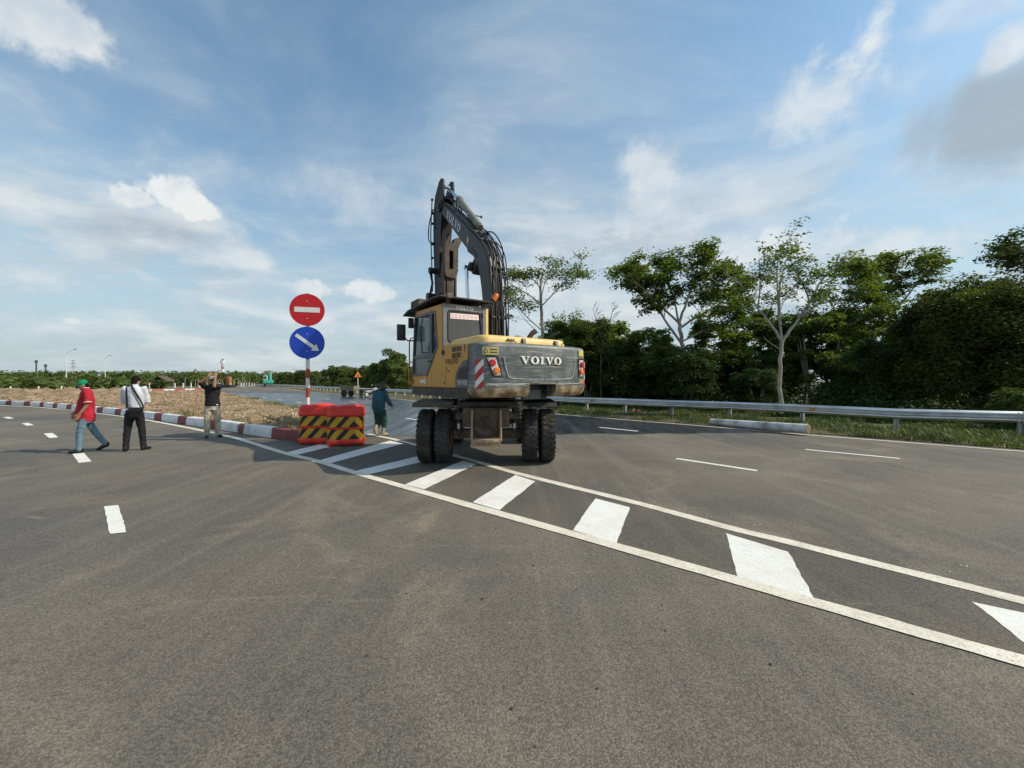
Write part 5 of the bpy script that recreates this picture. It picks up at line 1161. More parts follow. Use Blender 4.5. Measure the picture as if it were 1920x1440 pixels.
# small rubbish on the asphalt
pts = []; sz = []
for px, py in ((485, 908), (762, 1112), (1000, 1060), (1247, 1182), (1120, 1290), (905, 1122), (650, 898), (700, 893), (930, 990), (960, 1328), (660, 1050), (1445, 1245)): pts.append(G(px, py, .004)); sz.append(random.uniform(.006, .013))
for k in range(420): pts.append(Vector((random.uniform(-9, 8), random.uniform(1.6, 11), .003))); sz.append(random.choice((.003, .004, .006, .008)))
tag(lumps('road_grit', pts, sz, mat('road_grit', (.055, .045, .035), .9, var=.6, scale=20, world=True), .4), 'grit and dead leaf bits on the asphalt', 'grit', kind='stuff')
pts = [G(px + random.uniform(-16, 16), py + random.uniform(-5, 5), .003) for px, py in ((1025, 872), (1120, 918), (1160, 915), (1170, 922), (1340, 970), (1400, 975), (1430, 985), (1105, 1036), (1770, 1075), (1810, 1060), (1890, 1085), (1500, 1118)) for _ in range(4)]
tag(lumps('paint_spatter', pts, [random.uniform(.002, .008) for _ in pts], M_SW, .15), 'white paint spatter beside the hatch lines', 'spatter', kind='stuff')
# ================================================================== PEOPLE
def bake(o, voxel, it=6, fac=.5, fold=0.0):
    """fuse overlapping shapes into one continuous skin"""
    m = o.modifiers.new('r', 'REMESH'); m.mode = 'VOXEL'; m.voxel_size = voxel; m.use_smooth_shade = True
    k = o.modifiers.new('s', 'SMOOTH'); k.factor = fac; k.iterations = it
    bpy.context.view_layer.update(); dg = bpy.context.evaluated_depsgraph_get(); me = bpy.data.meshes.new_from_object(o.evaluated_get(dg)); me.name = o.name
    if fold or o.name.split('.')[0] in ('shirt', 'jeans', 'trousers', 'jacket'):
        a = fold or .011                                            # wrinkles: slanting ridges in the cloth
        nr = [v.normal.copy() for v in me.vertices]
        for v, n in zip(me.vertices, nr):
            p = v.co; q = 1 - abs(noise.noise((p.x * 5 + p.z * 3, p.y * 5 - p.z * 2, p.z * 9)) * 2); v.co = p + n * a * (q - .55) + n * a * .6 * noise.noise((p.x * 14, p.y * 14, p.z * 10))
    o.modifiers.clear(); o.data = me; me.polygons.foreach_set('use_smooth', [True] * len(me.polygons)); return o
def limb(b, pts, rad, n=12):
    for (p, q), (r, s) in zip(zip(pts, pts[1:]), zip(rad, rad[1:])): b.cyl(p, q, r, s, n)
    for p, r in zip(pts, rad): b.ball(p, r * .99, 6)
def rings(b, rs, n=20):
    """rs: (x, y, z, rx, ry)"""
    b.loft([[Vector((x + rx * math.cos(2 * math.pi * i / n), y + ry * math.sin(2 * math.pi * i / n), z)) for i in range(n)] for x, y, z, rx, ry in rs])
M_SKIN = mat('skin_brown', (.33, .17, .10), .55, var=.08, scale=12); M_HAIR = mat('black_hair', (.006, .0055, .0055), .85, var=.3, bump=.8, bscale=60, spec=.2); M_SHOE = mat('black_shoe', (.012, .011, .011), .35, var=.2)
def cloth(name, col, **k): return mat(name, col, .85, var=.18, scale=6, bump=.9, bscale=7, vscale=(1.6, 1.6, .7), **k)
def hand(b, wrist, tip, side_v, spread=.0, curl=.3, back=Vector((0, 0, 1))):
    """palm and five fingers; side_v points to the thumb side"""
    w, t = Vector(wrist), Vector(tip); d = (t - w).normalized(); s = (Vector(side_v) - d * Vector(side_v).dot(d)).normalized(); nrm = d.cross(s).normalized()
    L = (t - w).length; pal = w + d * L * .5
    b.box(w + d * L * .28, (L * .52, .078, .034), Matrix((d, s, nrm)).transposed(), b=.012)
    for k, (o, ln) in enumerate(((.030, .92), (.010, 1.0), (-.010, .95), (-.029, .78))):
        base = w + d * L * .48 + s * o; dr = (d + s * spread * (1.5 - k) * .45).normalized(); m_ = base + dr * L * .26 * ln; e = m_ + (dr * (1 - curl) + nrm * curl).normalized() * L * .26 * ln
        limb(b, [base, m_, e], [.0095, .0088, .0075], 8)
    tb = w + d * L * .18 + s * .034; limb(b, [tb, tb + (d * .5 + s * .8).normalized() * .04, tb + (d * .8 + s * .7).normalized() * .075], [.0115, .0105, .009], 8)
def head(b, c, fwd, up=Vector((0, 0, 1)), s=1.0):
    f = Vector(fwd).normalized(); up = (up - f * up.dot(f)).normalized(); r = f.cross(up); Mx = Matrix((r, f, up)).transposed(); c = Vector(c)
    P = lambda x, y, z: c + Mx @ Vector((x, y, z)) * s
    b.ball(c, .1 * s, 10, (.76, .95, 1.05), Mx); b.ball(P(0, .018, -.045), .075 * s, 8, (.80, .95, 1.0), Mx); b.ball(P(0, .055, -.085), .036 * s, 7, (1, .8, .8), Mx)
    b.ball(P(0, .098, -.02), .017 * s, 6, (.8, 1, 1.4), Mx); b.ball(P(0, .083, .025), .05 * s, 7, (1.1, .4, .35), Mx)
    for sx in (-1, 1): b.ball(P(sx * .078, -.005, -.015), .024 * s, 6, (.45, .8, 1.25), Mx)
    b.ball(P(0, .085, -.06), .022 * s, 6, (1.2, .5, .4), Mx)
    return P, Mx
def eyes(root, P, s=1.0):
    for sx in (-1, 1): MB().ball(P(sx * .032, .086, .008), .009 * s, 6).build('eye', M_HAIR, root, 60)
def shoe(root, heel, toe, m, h=.085, w=.045):
    a, t = Vector(heel), Vector(toe); d = (t - a).normalized(); b = MB(); limb(b, [a + Vector((0, 0, .045)), a.lerp(t, .5) + Vector((0, 0, .042)), t + Vector((0, 0, .032))], [.046, .047, .034], 10); b.ball(a + Vector((0, 0, .075)), .045, 7)
    o = b.build('shoe', m, root); bake(o, .011, 3); return o
def strap(root, pts, w, m):
    """flat band along points lying on the body"""
    P = smooth_poly([Vector(p) for p in pts], 6); b = MB(); vs = []
    for i, p in enumerate(P):
        t = (P[min(i + 1, len(P) - 1)] - P[max(i - 1, 0)]).normalized(); out = Vector((p.x * .6, p.y, 0)).normalized(); s = t.cross(out).normalized() * w / 2; vs += [p - s, p + s, p + s + out * .008, p - s + out * .008]
    fs = [(4 * i + j, 4 * i + (j + 1) % 4, 4 * i + 4 + (j + 1) % 4, 4 * i + 4 + j) for i in range(len(P) - 1) for j in range(4)]
    return b.add(vs, fs).build('shoulder_strap', m, root, 50)
# ---------------------------------------------------------------- man in red shirt and green cap, walking to the left
P1 = empty('person', (-9.66, 8.72, 0), R(138), 'person in red polo shirt, jeans and green cap walking with head bowed', 'person')
b = MB(); hP, hM = head(b, (0, .06, 1.515), (0, .80, -.42), s=1.02)
limb(b, [(0, -.02, 1.30), (0, .02, 1.42), (0, .04, 1.48)], [.07, .056, .055]); rings(b, [(0, 0, .84, .13, .10), (0, 0, 1.05, .14, .11), (0, -.01, 1.25, .16, .11), (0, -.01, 1.36, .13, .09)])
LE, LW, LH = (-.265, -.03, 1.09), (-.235, .12, .87), (-.215, .185, .72); RE, RW, RH = (.25, .05, 1.09), (.24, .20, .90), (.23, .25, .74)
for S_, E, Wr, H in ((Vector((-.19, -.01, 1.35)), LE, LW, LH), (Vector((.19, -.01, 1.35)), RE, RW, RH)): limb(b, [S_, E, Wr], [.052, .043, .029]); hand(b, Wr, H, (0, 1, .2), 0, .35)
limb(b, [(-.09, .0, .86), (-.10, .11, .48), (-.10, .13, .1)], [.08, .06, .04]); limb(b, [(.09, .0, .86), (.09, -.13, .50), (.09, -.36, .14)], [.08, .06, .04])
bake(b.build('body', M_SKIN, P1), .010, 3)
b = MB(); rings(b, [(0, .0, .69, .185, .175), (0, .005, .80, .19, .182), (0, .015, .95, .192, .182), (0, .0, 1.10, .195, .165), (0, -.015, 1.25, .205, .145), (0, -.015, 1.36, .185, .115), (0, -.01, 1.42, .11, .085), (0, .0, 1.445, .075, .07)])
for sx, E in ((-1, LE), (1, RE)): S_ = Vector((sx * .18, -.012, 1.355)); limb(b, [S_, S_.lerp(Vector(E), .5), S_.lerp(Vector(E), .82)], [.078, .076, .080])
sh = bake(b.build('shirt', cloth('red_polo', (.40, .010, .022)), P1), .013, 5)
b = MB(); b.lathe([(.072, -.012), (.078, 0), (.070, .026), (.064, .024), (.068, 0)], 20, (0, .012, 1.435)); b.build('collar', MATS['red_polo'], sh, 50)
for sx, E in ((-1, LE), (1, RE)): S_ = Vector((sx * .18, -.012, 1.355)); c = S_.lerp(Vector(E), .87); d = (Vector(E) - S_).normalized(); MB().cyl(c - d * .006, c + d * .006, .082, .082, 16, True).build('cuff_stripe', M_SW, sh, 50)
MB().lathe([(.074, .018), (.0755, .024), (.071, .028), (.069, .022)], 20, (0, .012, 1.435)).build('collar_stripe', M_SW, sh, 50)
b = MB(); rings(b, [(0, 0, .66, .17, .14), (0, 0, .76, .18, .15), (0, 0, .86, .175, .145), (0, 0, .93, .16, .13)])
limb(b, [(-.09, .02, .76), (-.105, .11, .48), (-.105, .12, .26), (-.105, .13, .075)], [.100, .078, .068, .064]); limb(b, [(.09, -.01, .76), (.095, -.13, .50), (.095, -.25, .31), (.095, -.36, .15)], [.098, .076, .066, .058])
bake(b.build('jeans', cloth('blue_jeans', (.115, .19, .25), dirt=((.20, .28, .33), .5, 5)), P1), .013, 4)
shoe(P1, (-.105, .08, .0), (-.105, .29, 0), M_SHOE); shoe(P1, (.095, -.40, .07), (.095, -.22, 0), M_SHOE)
b = MB(); b.ball(hP(0, -.012, .035), .108, 10, (.82, 1.0, .78), hM); cap = b.build('cap', cloth('green_cap', (.0, .20, .085)), P1, 60)
b = MB(); bm_ = [hP(x, y, z) for x, y, z in ((-.078, .075, .045), (-.075, .15, .040), (-.04, .195, .042), (.04, .195, .042), (.075, .15, .040), (.078, .075, .045))]; n_ = len(bm_); b.add(bm_ + [p + hM @ Vector((0, 0, .010)) for p in bm_], [tuple(range(n_)), tuple(range(2 * n_ - 1, n_ - 1, -1))] + [(i, (i + 1) % n_, n_ + (i + 1) % n_, n_ + i) for i in range(n_)]); b.build('peak', MATS['green_cap'], cap)
b = MB(); b.ball(hP(0, -.045, -.02), .085, 8, (.9, .75, .95), hM); b.build('hair', M_HAIR, P1, 60)
# ---------------------------------------------------------------- man in white shirt with shoulder bag, seen from behind
P2 = empty('person', (-8.70, 8.86, 0), R(30), 'person in white shirt and black trousers seen from behind with shoulder bag', 'person')
b = MB(); hP, hM = head(b, (.015, .07, 1.60), (.42, .75, -.45), s=1.04)
limb(b, [(0, 0, 1.38), (0, .03, 1.50), (.01, .05, 1.56)], [.07, .058, .058]); rings(b, [(0, 0, .90, .13, .10), (0, 0, 1.15, .15, .11), (0, 0, 1.33, .17, .11), (0, 0, 1.44, .13, .09)])
for sx, E, Wr, H in ((-1, Vector((-.25, .12, 1.13)), Vector((-.14, .30, 1.16)), Vector((-.03, .36, 1.20))), (1, Vector((.25, .10, 1.13)), Vector((.16, .30, 1.17)), Vector((.05, .37, 1.21)))): limb(b, [(sx * .20, 0, 1.42), E, Wr], [.054, .044, .030]); hand(b, Wr, H, (0, 0, 1), 0, .5)
limb(b, [(-.09, 0, .92), (-.13, .0, .50), (-.17, -.02, .1)], [.09, .065, .04]); limb(b, [(.09, 0, .92), (.13, .05, .50), (.17, .06, .1)], [.09, .065, .04])
bake(b.build('body', mat('skin_light', (.45, .25, .16), .55, var=.08, scale=12), P2), .010, 3)
b = MB(); rings(b, [(0, .0, .92, .18, .135), (0, 0, 1.02, .195, .145), (0, 0, 1.15, .20, .145), (0, -.005, 1.30, .215, .145), (0, -.005, 1.40, .205, .125), (0, .0, 1.47, .13, .09), (0, .02, 1.51, .078, .075)])
for sx, E in ((-1, Vector((-.25, .12, 1.13))), (1, Vector((.25, .10, 1.13)))): S_ = Vector((sx * .195, 0, 1.42)); limb(b, [S_, S_.lerp(E, .5), S_.lerp(E, .93)], [.082, .080, .082])
sh = bake(b.build('shirt', cloth('pale_white_shirt', (.56, .57, .62)), P2), .013, 5)
b = MB(); b.lathe([(.078, -.01), (.080, .01), (.074, .04), (.068, .04), (.070, .0)], 20, (0, .022, 1.495)); b.build('collar', MATS['pale_white_shirt'], sh, 50)
b = MB(); rings(b, [(0, 0, .74, .19, .14), (0, 0, .85, .192, .145), (0, 0, .95, .182, .138), (0, 0, .985, .175, .132)]); limb(b, [(-.095, 0, .84), (-.14, .0, .50), (-.165, -.01, .26), (-.175, -.02, .06)], [.112, .086, .074, .072]); limb(b, [(.095, 0, .84), (.14, .05, .50), (.165, .06, .26), (.175, .06, .06)], [.112, .086, .074, .072])
bake(b.build('trousers', cloth('black_trousers', (.008, .008, .009)), P2), .013, 4)
shoe(P2, (-.175, -.06, 0), (-.20, .17, 0), M_SHOE); shoe(P2, (.175, .02, 0), (.285, .20, 0), M_SHOE)
b = MB(); b.ball(hP(0, -.02, .028), .112, 10, (.82, .95, .95), hM); b.ball(hP(0, -.04, -.035), .09, 8, (.86, .75, .9), hM); bake(b.build('hair', M_HAIR, P2), .011, 3)
BG = MB().box((.09, -.225, .90), (.30, .10, .21), Matrix.Rotation(R(-8), 3, 'Z') @ Matrix.Rotation(R(10), 3, 'X'), b=.03).build('shoulder_bag', cloth('black_bag', (.010, .010, .010)), P2, 40); MB().box((.09, -.265, .955), (.29, .05, .11), Matrix.Rotation(R(-8), 3, 'Z'), b=.015).build('bag_flap', MATS['black_bag'], BG, 40)
strap(P2, [(-.13, .06, 1.50), (-.135, -.02, 1.505), (-.125, -.13, 1.42), (-.115, -.168, 1.30), (-.11, -.168, 1.15), (-.10, -.178, 1.0)], .048, MATS['black_bag'])
strap(P2, [(-.04, .06, 1.53), (-.05, -.03, 1.53), (.0, -.13, 1.45), (.08, -.168, 1.32), (.15, -.155, 1.18), (.20, -.12, 1.05), (.215, -.13, .97)], .042, MATS['black_bag'])
# ---------------------------------------------------------------- man in black shirt shading his eyes
P3 = empty('person', (-8.55, 10.98, 0), R(214), 'person in black T-shirt and beige trousers shading their face with raised hands', 'person')
b = MB(); hP, hM = head(b, (.0, .06, 1.635), (0, .97, -.02), s=1.02)
limb(b, [(0, 0, 1.40), (0, .02, 1.50), (0, .04, 1.57)], [.07, .056, .055]); rings(b, [(0, 0, .94, .13, .10), (0, 0, 1.15, .14, .10), (0, 0, 1.35, .16, .10), (0, 0, 1.46, .13, .09)])
A1 = [Vector((.19, 0, 1.45)), Vector((.285, .13, 1.57)), Vector((.09, .21, 1.745))]; A2 = [Vector((-.19, 0, 1.45)), Vector((-.06, .25, 1.46)), Vector((-.075, .22, 1.71))]
limb(b, A1, [.052, .044, .029]); limb(b, A2, [.052, .044, .029]); hand(b, A1[2], (-.01, .19, 1.86), (.3, .3, 1), .5, .15); hand(b, A2[2], (-.11, .18, 1.885), (1, 0, .3), .9, .12)
limb(b, [(-.09, 0, .94), (-.12, .02, .50), (-.13, 0, .1)], [.085, .06, .04]); limb(b, [(.09, 0, .94), (.12, .02, .50), (.13, 0, .1)], [.085, .06, .04])
bake(b.build('body', M_SKIN, P3), .009, 3)
b = MB(); rings(b, [(0, .0, .90, .205, .155), (0, 0, 1.0, .19, .145), (0, 0, 1.15, .18, .13), (0, 0, 1.32, .20, .13), (0, 0, 1.43, .19, .11), (0, 0.01, 1.49, .12, .085), (0, .02, 1.52, .076, .07)])
limb(b, [A1[0], A1[0].lerp(A1[1], .45), A1[0].lerp(A1[1], .8)], [.080, .076, .078]); limb(b, [A2[0], A2[0].lerp(A2[1], .45), A2[0].lerp(A2[1], .75)], [.080, .074, .076])
sh = bake(b.build('shirt', cloth('black_tshirt', (.007, .007, .008)), P3), .013, 5); MB().box((-.125, .134, .935), (.055, .006, .022), Matrix.Rotation(R(20), 3, 'Z')).build('hem_label', M_SW, sh)
b = MB(); rings(b, [(0, 0, .78, .175, .13), (0, 0, .88, .185, .135), (0, 0, .96, .175, .13), (0, 0, 1.0, .17, .125)]); limb(b, [(-.09, 0, .86), (-.125, .03, .52), (-.13, .01, .44), (-.135, .02, .28), (-.135, .0, .07)], [.112, .092, .080, .082, .070]); limb(b, [(.09, 0, .86), (.125, .03, .52), (.13, .01, .44), (.135, .02, .28), (.135, 0, .07)], [.112, .092, .080, .082, .070])
bake(b.build('trousers', cloth('beige_trousers', (.43, .37, .28)), P3), .012, 3)
shoe(P3, (.135, -.06, 0), (.15, .16, 0), M_SHOE); shoe(P3, (-.135, -.05, 0), (-.24, .15, 0), M_SHOE)
b = MB(); b.ball(hP(0, -.005, .035), .106, 10, (.82, .98, .78), hM); cap = b.build('cap', cloth('white_cap', (.68, .66, .62)), P3, 60); b = MB(); bm_ = [hP(x, y, z) for x, y, z in ((-.075, .07, .05), (-.06, .14, .048), (.06, .14, .048), (.075, .07, .05))]; b.add(bm_ + [p + hM @ Vector((0, 0, .010)) for p in bm_], [(0, 1, 2, 3), (7, 6, 5, 4), (0, 1, 5, 4), (1, 2, 6, 5), (2, 3, 7, 6), (3, 0, 4, 7)]); b.build('peak', MATS['white_cap'], cap)
b = MB(); b.box(hP(-.034, .094, .008), (.05, .014, .032), hM, b=.005); b.box(hP(.034, .094, .008), (.05, .014, .032), hM, b=.005); b.box(hP(0, .098, .014), (.03, .008, .008), hM); b.build('sunglasses', M_SHOE, P3)
# ---------------------------------------------------------------- worker in a wide hat
P4 = empty('person', (-3.86, 11.22, 0), R(-14), 'road worker in teal jacket, rubber boots and wide brown hat', 'person')
b = MB(); hP, hM = head(b, (.05, .10, 1.44), (.85, .45, -.10), s=1.0)
limb(b, [(0, -.02, 1.22), (.02, .04, 1.34), (.04, .07, 1.40)], [.07, .055, .055]); rings(b, [(0, -.03, .80, .13, .10), (0, -.03, 1.0, .14, .11), (0, -.02, 1.2, .16, .11), (0, 0, 1.30, .13, .09)])
B1 = [Vector((.18, .0, 1.27)), Vector((.29, .02, 1.01)), Vector((.31, .17, .90))]; B2 = [Vector((-.18, .0, 1.27)), Vector((-.22, .10, 1.02)), Vector((-.12, .28, .95))]
limb(b, B1, [.05, .043, .029]); limb(b, B2, [.05, .043, .029]); hand(b, B1[2], (.32, .25, .77), (-.6, .4, 0), .1, .35); hand(b, B2[2], (-.05, .40, .90), (0, 0, 1), 0, .5)
limb(b, [(-.09, -.02, .80), (-.08, .06, .46), (-.09, -.08, .12)], [.08, .06, .04]); limb(b, [(.09, -.02, .80), (.10, .10, .46), (.08, .08, .12)], [.08, .06, .04])
bake(b.build('body', M_SKIN, P4), .010, 3)
b = MB(); rings(b, [(-.02, -.03, .76, .20, .16), (-.02, -.04, .90, .21, .175), (-.01, -.05, 1.05, .205, .165), (0, -.03, 1.20, .205, .145), (0, -.01, 1.29, .185, .115), (.01, .02, 1.36, .11, .085), (.02, .04, 1.39, .075, .07)])
for q in (B1, B2): limb(b, [q[0], q[1], q[1].lerp(q[2], .8)], [.082, .072, .060])
bake(b.build('jacket', cloth('teal_jacket', (.018, .085, .12), dirt=((.03, .13, .15), .6, 4)), P4), .013, 4)
b = MB(); rings(b, [(-.01, -.03, .66, .175, .15), (-.01, -.03, .80, .18, .15), (-.01, -.03, .88, .165, .135)]); limb(b, [(-.09, -.01, .72), (-.085, .06, .46), (-.09, .0, .30)], [.118, .105, .085]); limb(b, [(.09, -.01, .72), (.10, .10, .46), (.095, .09, .30)], [.118, .105, .085])
bake(b.build('trousers', cloth('dark_green_trousers', (.012, .062, .052)), P4), .012, 3)
M_BT = mat('pale_rubber_boot', (.36, .30, .20), .6, var=.2, dirt=((.2, .15, .09), .6, 8))
for q, (hx, hy, hz), (tx, ty, tz) in (((-.09, .0, .34), (-.09, -.12, .10), (-.09, .02, .0)), ((.095, .09, .34), (.08, .05, 0), (.10, .24, 0))):
    b = MB(); limb(b, [q, (hx, hy, hz + .10), (hx, hy, hz + .045), (tx, ty, tz + .04)], [.068, .052, .045, .042]); bake(b.build('boot', M_BT, P4), .011, 3)
b = MB(); b.lathe([(.01, .10), (.06, .098), (.092, .07), (.10, .02), (.13, .005), (.20, -.025), (.265, -.065), (.262, -.072), (.19, -.036), (.10, -.01)], 32)
ht = b.build('wide_hat', cloth('brown_hat', (.055, .040, .027)), P4, 60); ht.location = hP(0, -.01, .055); ht.rotation_euler = (R(-6), R(10), 0)

for p_, k_ in ((P1, .84), (P2, .82), (P3, .92), (P4, .93)): p_.scale = (k_, k_, 1)      # slim builds
# ================================================================== TREES AND BUSHES
rng = np.random.default_rng(11)
def leaf_cloud(P, size, flat=.8, up=.55, asp=.5, N=None):
    """leaf faces at points P (n,3): folded diamonds of two triangles each -> verts, faces(quads)"""
    n = len(P); a = rng.uniform(0, 2 * np.pi, n); d = np.c_[np.cos(a), np.sin(a), rng.normal(-.15, .35, n)]; d /= np.linalg.norm(d, axis=1)[:, None]
    nr = rng.normal(0, 1, (n, 3)) * (1 - up) + np.array([0, 0, 1.0]) * up
    if N is not None: nr = nr * .6 + N * .6
    s = np.cross(d, nr); s /= np.linalg.norm(s, axis=1)[:, None] + 1e-9; u = np.cross(s, d)
    L = size * rng.uniform(.6, 1.35, n); Wd = L * asp * rng.uniform(.8, 1.2, n)
    tip = P + d * L[:, None]; m = P + d * (L * .45)[:, None]
    V = np.stack([P, m + s * (Wd / 2)[:, None] + u * (Wd * .18)[:, None], tip - u * (L * .12)[:, None], m - s * (Wd / 2)[:, None] + u * (Wd * .18)[:, None]], 1).reshape(-1, 3)
    return V, np.arange(n)[:, None] * 4 + np.array([[0, 1, 2, 3]])
M_BARKP = mat('pale_bark', (.36, .32, .26), .9, var=.25, scale=3, bump=.3, bscale=25, dirt=((.17, .15, .11), .6, 2.5)); M_BARKD = mat('dark_bark', (.10, .08, .06), .95, var=.3, scale=4, bump=.4, bscale=20)
M_LF_L = leaf_mat('light_canopy_leaf', (.108, .140, .034), .45, .5, 1.2, .5, spec=.25); M_LF_D = leaf_mat('dark_glossy_leaf', (.044, .072, .019), .30, .6, 1.6, .5, spec=.22); M_LF_M = leaf_mat('vine_leaf', (.060, .082, .020), .32, .5, 1.0, .55, spec=.2); M_LF_F = leaf_mat('far_leaf', (.105, .135, .045), .35, .6, .12, .7, spec=.2); M_LF_O = leaf_mat('palm_leaf', (.060, .085, .025), .3, .4, .3, .5)
def grow(limbs, seed, sub=5, twigs=4, slen=.42, up=.35, droop=0.0, bare=0.0, tl=(.25, .55)):
    """limbs: [(points, r0, r1, leafy)] -> branch builder, cluster centres"""
    rd = random.Random(seed); b = MB(); C = []
    for pts, r0, r1, leafy in limbs:
        P = smooth_poly(pts, 5); P = [p + Vector((rd.uniform(-1, 1), rd.uniform(-1, 1), rd.uniform(-.5, .5))) * (r0 * .35 if 0 < i < len(P) - 1 else 0) for i, p in enumerate(P)]; n = len(P)
        b.tube(P, [r0 + (r1 - r0) * i / (n - 1) for i in range(n)], 9)
        if not leafy: continue
        tot = sum((p - q).length for p, q in zip(P, P[1:]))
        for k in range(max(2, int(sub * tot))):
            f = .25 + .75 * (k + rd.random()) / max(2, int(sub * tot)); i = min(n - 2, int(f * (n - 1))); p = P[i].lerp(P[i + 1], f * (n - 1) - i); t = (P[i + 1] - P[i]).normalized()
            v = Vector((rd.gauss(0, 1), rd.gauss(0, 1), rd.gauss(0, .6))); v -= t * v.dot(t) * .6; v = (v.normalized() + t * .6 + Vector((0, 0, up))).normalized(); L = tot * slen * rd.uniform(.35, 1.0) * (1.15 - f * .5); L = min(L, 1.9)
            q = [p, p + v * L * .5 + Vector((rd.uniform(-.08, .08), rd.uniform(-.08, .08), .05)), p + v * L + Vector((0, 0, .10 - droop))]; rr = (r0 + (r1 - r0) * f) * .42
            b.tube(q, [max(rr, .012), max(rr * .7, .009), max(rr * .4, .006)], 6)
            for w in range(twigs):
                g_ = rd.uniform(.35, 1.0); s = q[1].lerp(q[2], (g_ - .5) * 2) if g_ > .5 else q[0].lerp(q[1], g_ * 2); x = (v * .7 + Vector((rd.gauss(0, .8), rd.gauss(0, .8), rd.gauss(.1, .35)))).normalized(); e = s + x * rd.uniform(*tl)
                b.tube([s, s.lerp(e, .5) + Vector((0, 0, .02)), e], [.010, .008, .004], 4, False)
                if rd.random() > bare: C.append(e); C.append(s.lerp(e, .6))
    return b, C
def leafy(name, C, per, rc, size, m, parent, flat=.4, asp=.5, up=.6):
    C = np.array([tuple(c) for c in C]); P = np.repeat(C, per, 0); n = len(P); P = P + rng.normal(0, 1, (n, 3)) * np.array([rc, rc, rc * flat]); V, Fa = leaf_cloud(P, size, up=up, asp=asp); return raw(name, V, Fa, m, parent)
def hero(name, label, base, Y, limbs, seed, bark, lm, per, rc, size, cat='tree', flat=.4, **kw):
    o = T(base[0], HZ, Y); o.z = 0; root = empty(name, o, 0, label, cat); L_ = []
    rd = random.Random(seed)
    for pts, r0, r1, lf in limbs:
        q = []
        for i, p in enumerate(pts): v = T(p[0], p[1], Y) - o; v.y = p[2] if len(p) > 2 else 0; q.append(v)
        L_.append((q, r0, r1, lf))
    b, C = grow(L_, seed, **kw); b.build('trunk', bark, root, 60, recalc=False)
    if C and per: leafy('crown', C, per, rc, size, lm, root, flat)
    return root
# wide flat-topped tree
hero('spreading_tree', 'broad leafy tree with flat layered crown behind the guard rail', (1284,), 23, [
    ([(1284, 775), (1286, 700), (1279, 640), (1273, 604)], .15, .10, False), ([(1279, 645), (1240, 590), (1205, 550, -.6), (1160, 525, -.8)], .075, .02, True), ([(1273, 606), (1238, 562, .6), (1212, 530, 1.0), (1190, 518, 1.2)], .07, .02, True),
    ([(1273, 606), (1285, 560, -.4), (1302, 515, -.6), (1325, 488, -.7)], .08, .02, True), ([(1275, 615), (1325, 585, .5), (1370, 560, .9), (1400, 528, 1.2)], .075, .02, True), ([(1273, 606), (1262, 555), (1250, 510, .3), (1262, 492, .5)], .06, .02, True), ([(1279, 640), (1330, 610, -1), (1360, 580, -1.5)], .055, .02, True), ([(1282, 690), (1262, 670, -.4), (1250, 655, -.6)], .03, .015, False), ([(1290, 560, -.4), (1345, 530, -.2), (1365, 510, 0)], .05, .02, True)],
    21, M_BARKP, M_LF_L, 15, .19, .20, sub=4.2, twigs=5, slen=.38)
# pale forked tree, half bare
hero('forked_tree', 'tall pale forked tree with half bare crown', (1466,), 17, [
    ([(1464, 775), (1462, 700), (1466, 640)], .088, .072, False), ([(1466, 642), (1492, 605), (1508, 570, -.3), (1525, 530, -.5), (1552, 498, -.7)], .07, .015, True), ([(1466, 642), (1450, 615), (1432, 575, .4), (1415, 535, .7), (1385, 505, .9)], .065, .015, True),
    ([(1465, 635), (1461, 590), (1446, 555, -.4), (1440, 505, -.6), (1448, 470, -.7)], .05, .012, True), ([(1464, 610), (1472, 560, .4), (1482, 515, .6), (1505, 462, .8)], .05, .012, True), ([(1508, 570, -.3), (1512, 530, .2), (1500, 490, .5)], .035, .012, True), ([(1432, 575, .4), (1428, 530, .1), (1420, 488, -.1)], .035, .012, True), ([(1462, 655), (1440, 640), (1432, 632)], .025, .01, False), ([(1523, 535, -.5), (1545, 530), (1562, 515)], .025, .01, True)],
    22, M_BARKP, M_LF_L, 8, .14, .15, sub=3.6, twigs=4, slen=.34, bare=.3)
hero('slender_tree', 'layered tree with curved trunk left of the vine dome', (1684,), 23, [
    ([(1684, 775), (1680, 690), (1671, 630), (1669, 590)], .13, .08, False), ([(1669, 592), (1640, 562), (1605, 535, -.5), (1578, 512, -.7)], .06, .015, True), ([(1669, 592), (1655, 550, .4), (1640, 515, .6), (1625, 500, .8)], .05, .015, True), ([(1669, 594), (1690, 555, -.4), (1715, 520, -.6), (1740, 500, -.7)], .055, .015, True), ([(1669, 600), (1680, 545, .4), (1695, 505, .5), (1700, 490, .5)], .05, .015, True), ([(1673, 630), (1640, 605, .6), (1600, 585, 1)], .045, .015, True), ([(1675, 640), (1630, 600, -.7), (1585, 575, -1)], .045, .015, True)],
    23, M_BARKP, M_LF_L, 14, .18, .19, sub=4.4, twigs=5, slen=.36)
hero('edge_tree', 'leafy tree reaching in at the right edge above the vine dome', (1975,), 17, [
    ([(1975, 790), (1972, 650), (1965, 560)], .16, .1, False), ([(1965, 570), (1930, 530, -.3), (1900, 505, -.5), (1878, 490, -.6)], .06, .015, True), ([(1965, 560), (1935, 490, .4), (1912, 462, .5)], .06, .015, True), ([(1965, 560), (1990, 480), (2010, 450)], .07, .02, True), ([(1966, 590), (1920, 560, .5), (1890, 540, .8)], .05, .015, True)],
    24, M_BARKP, M_LF_M, 12, .15, .16, sub=4.5, twigs=5, slen=.36)
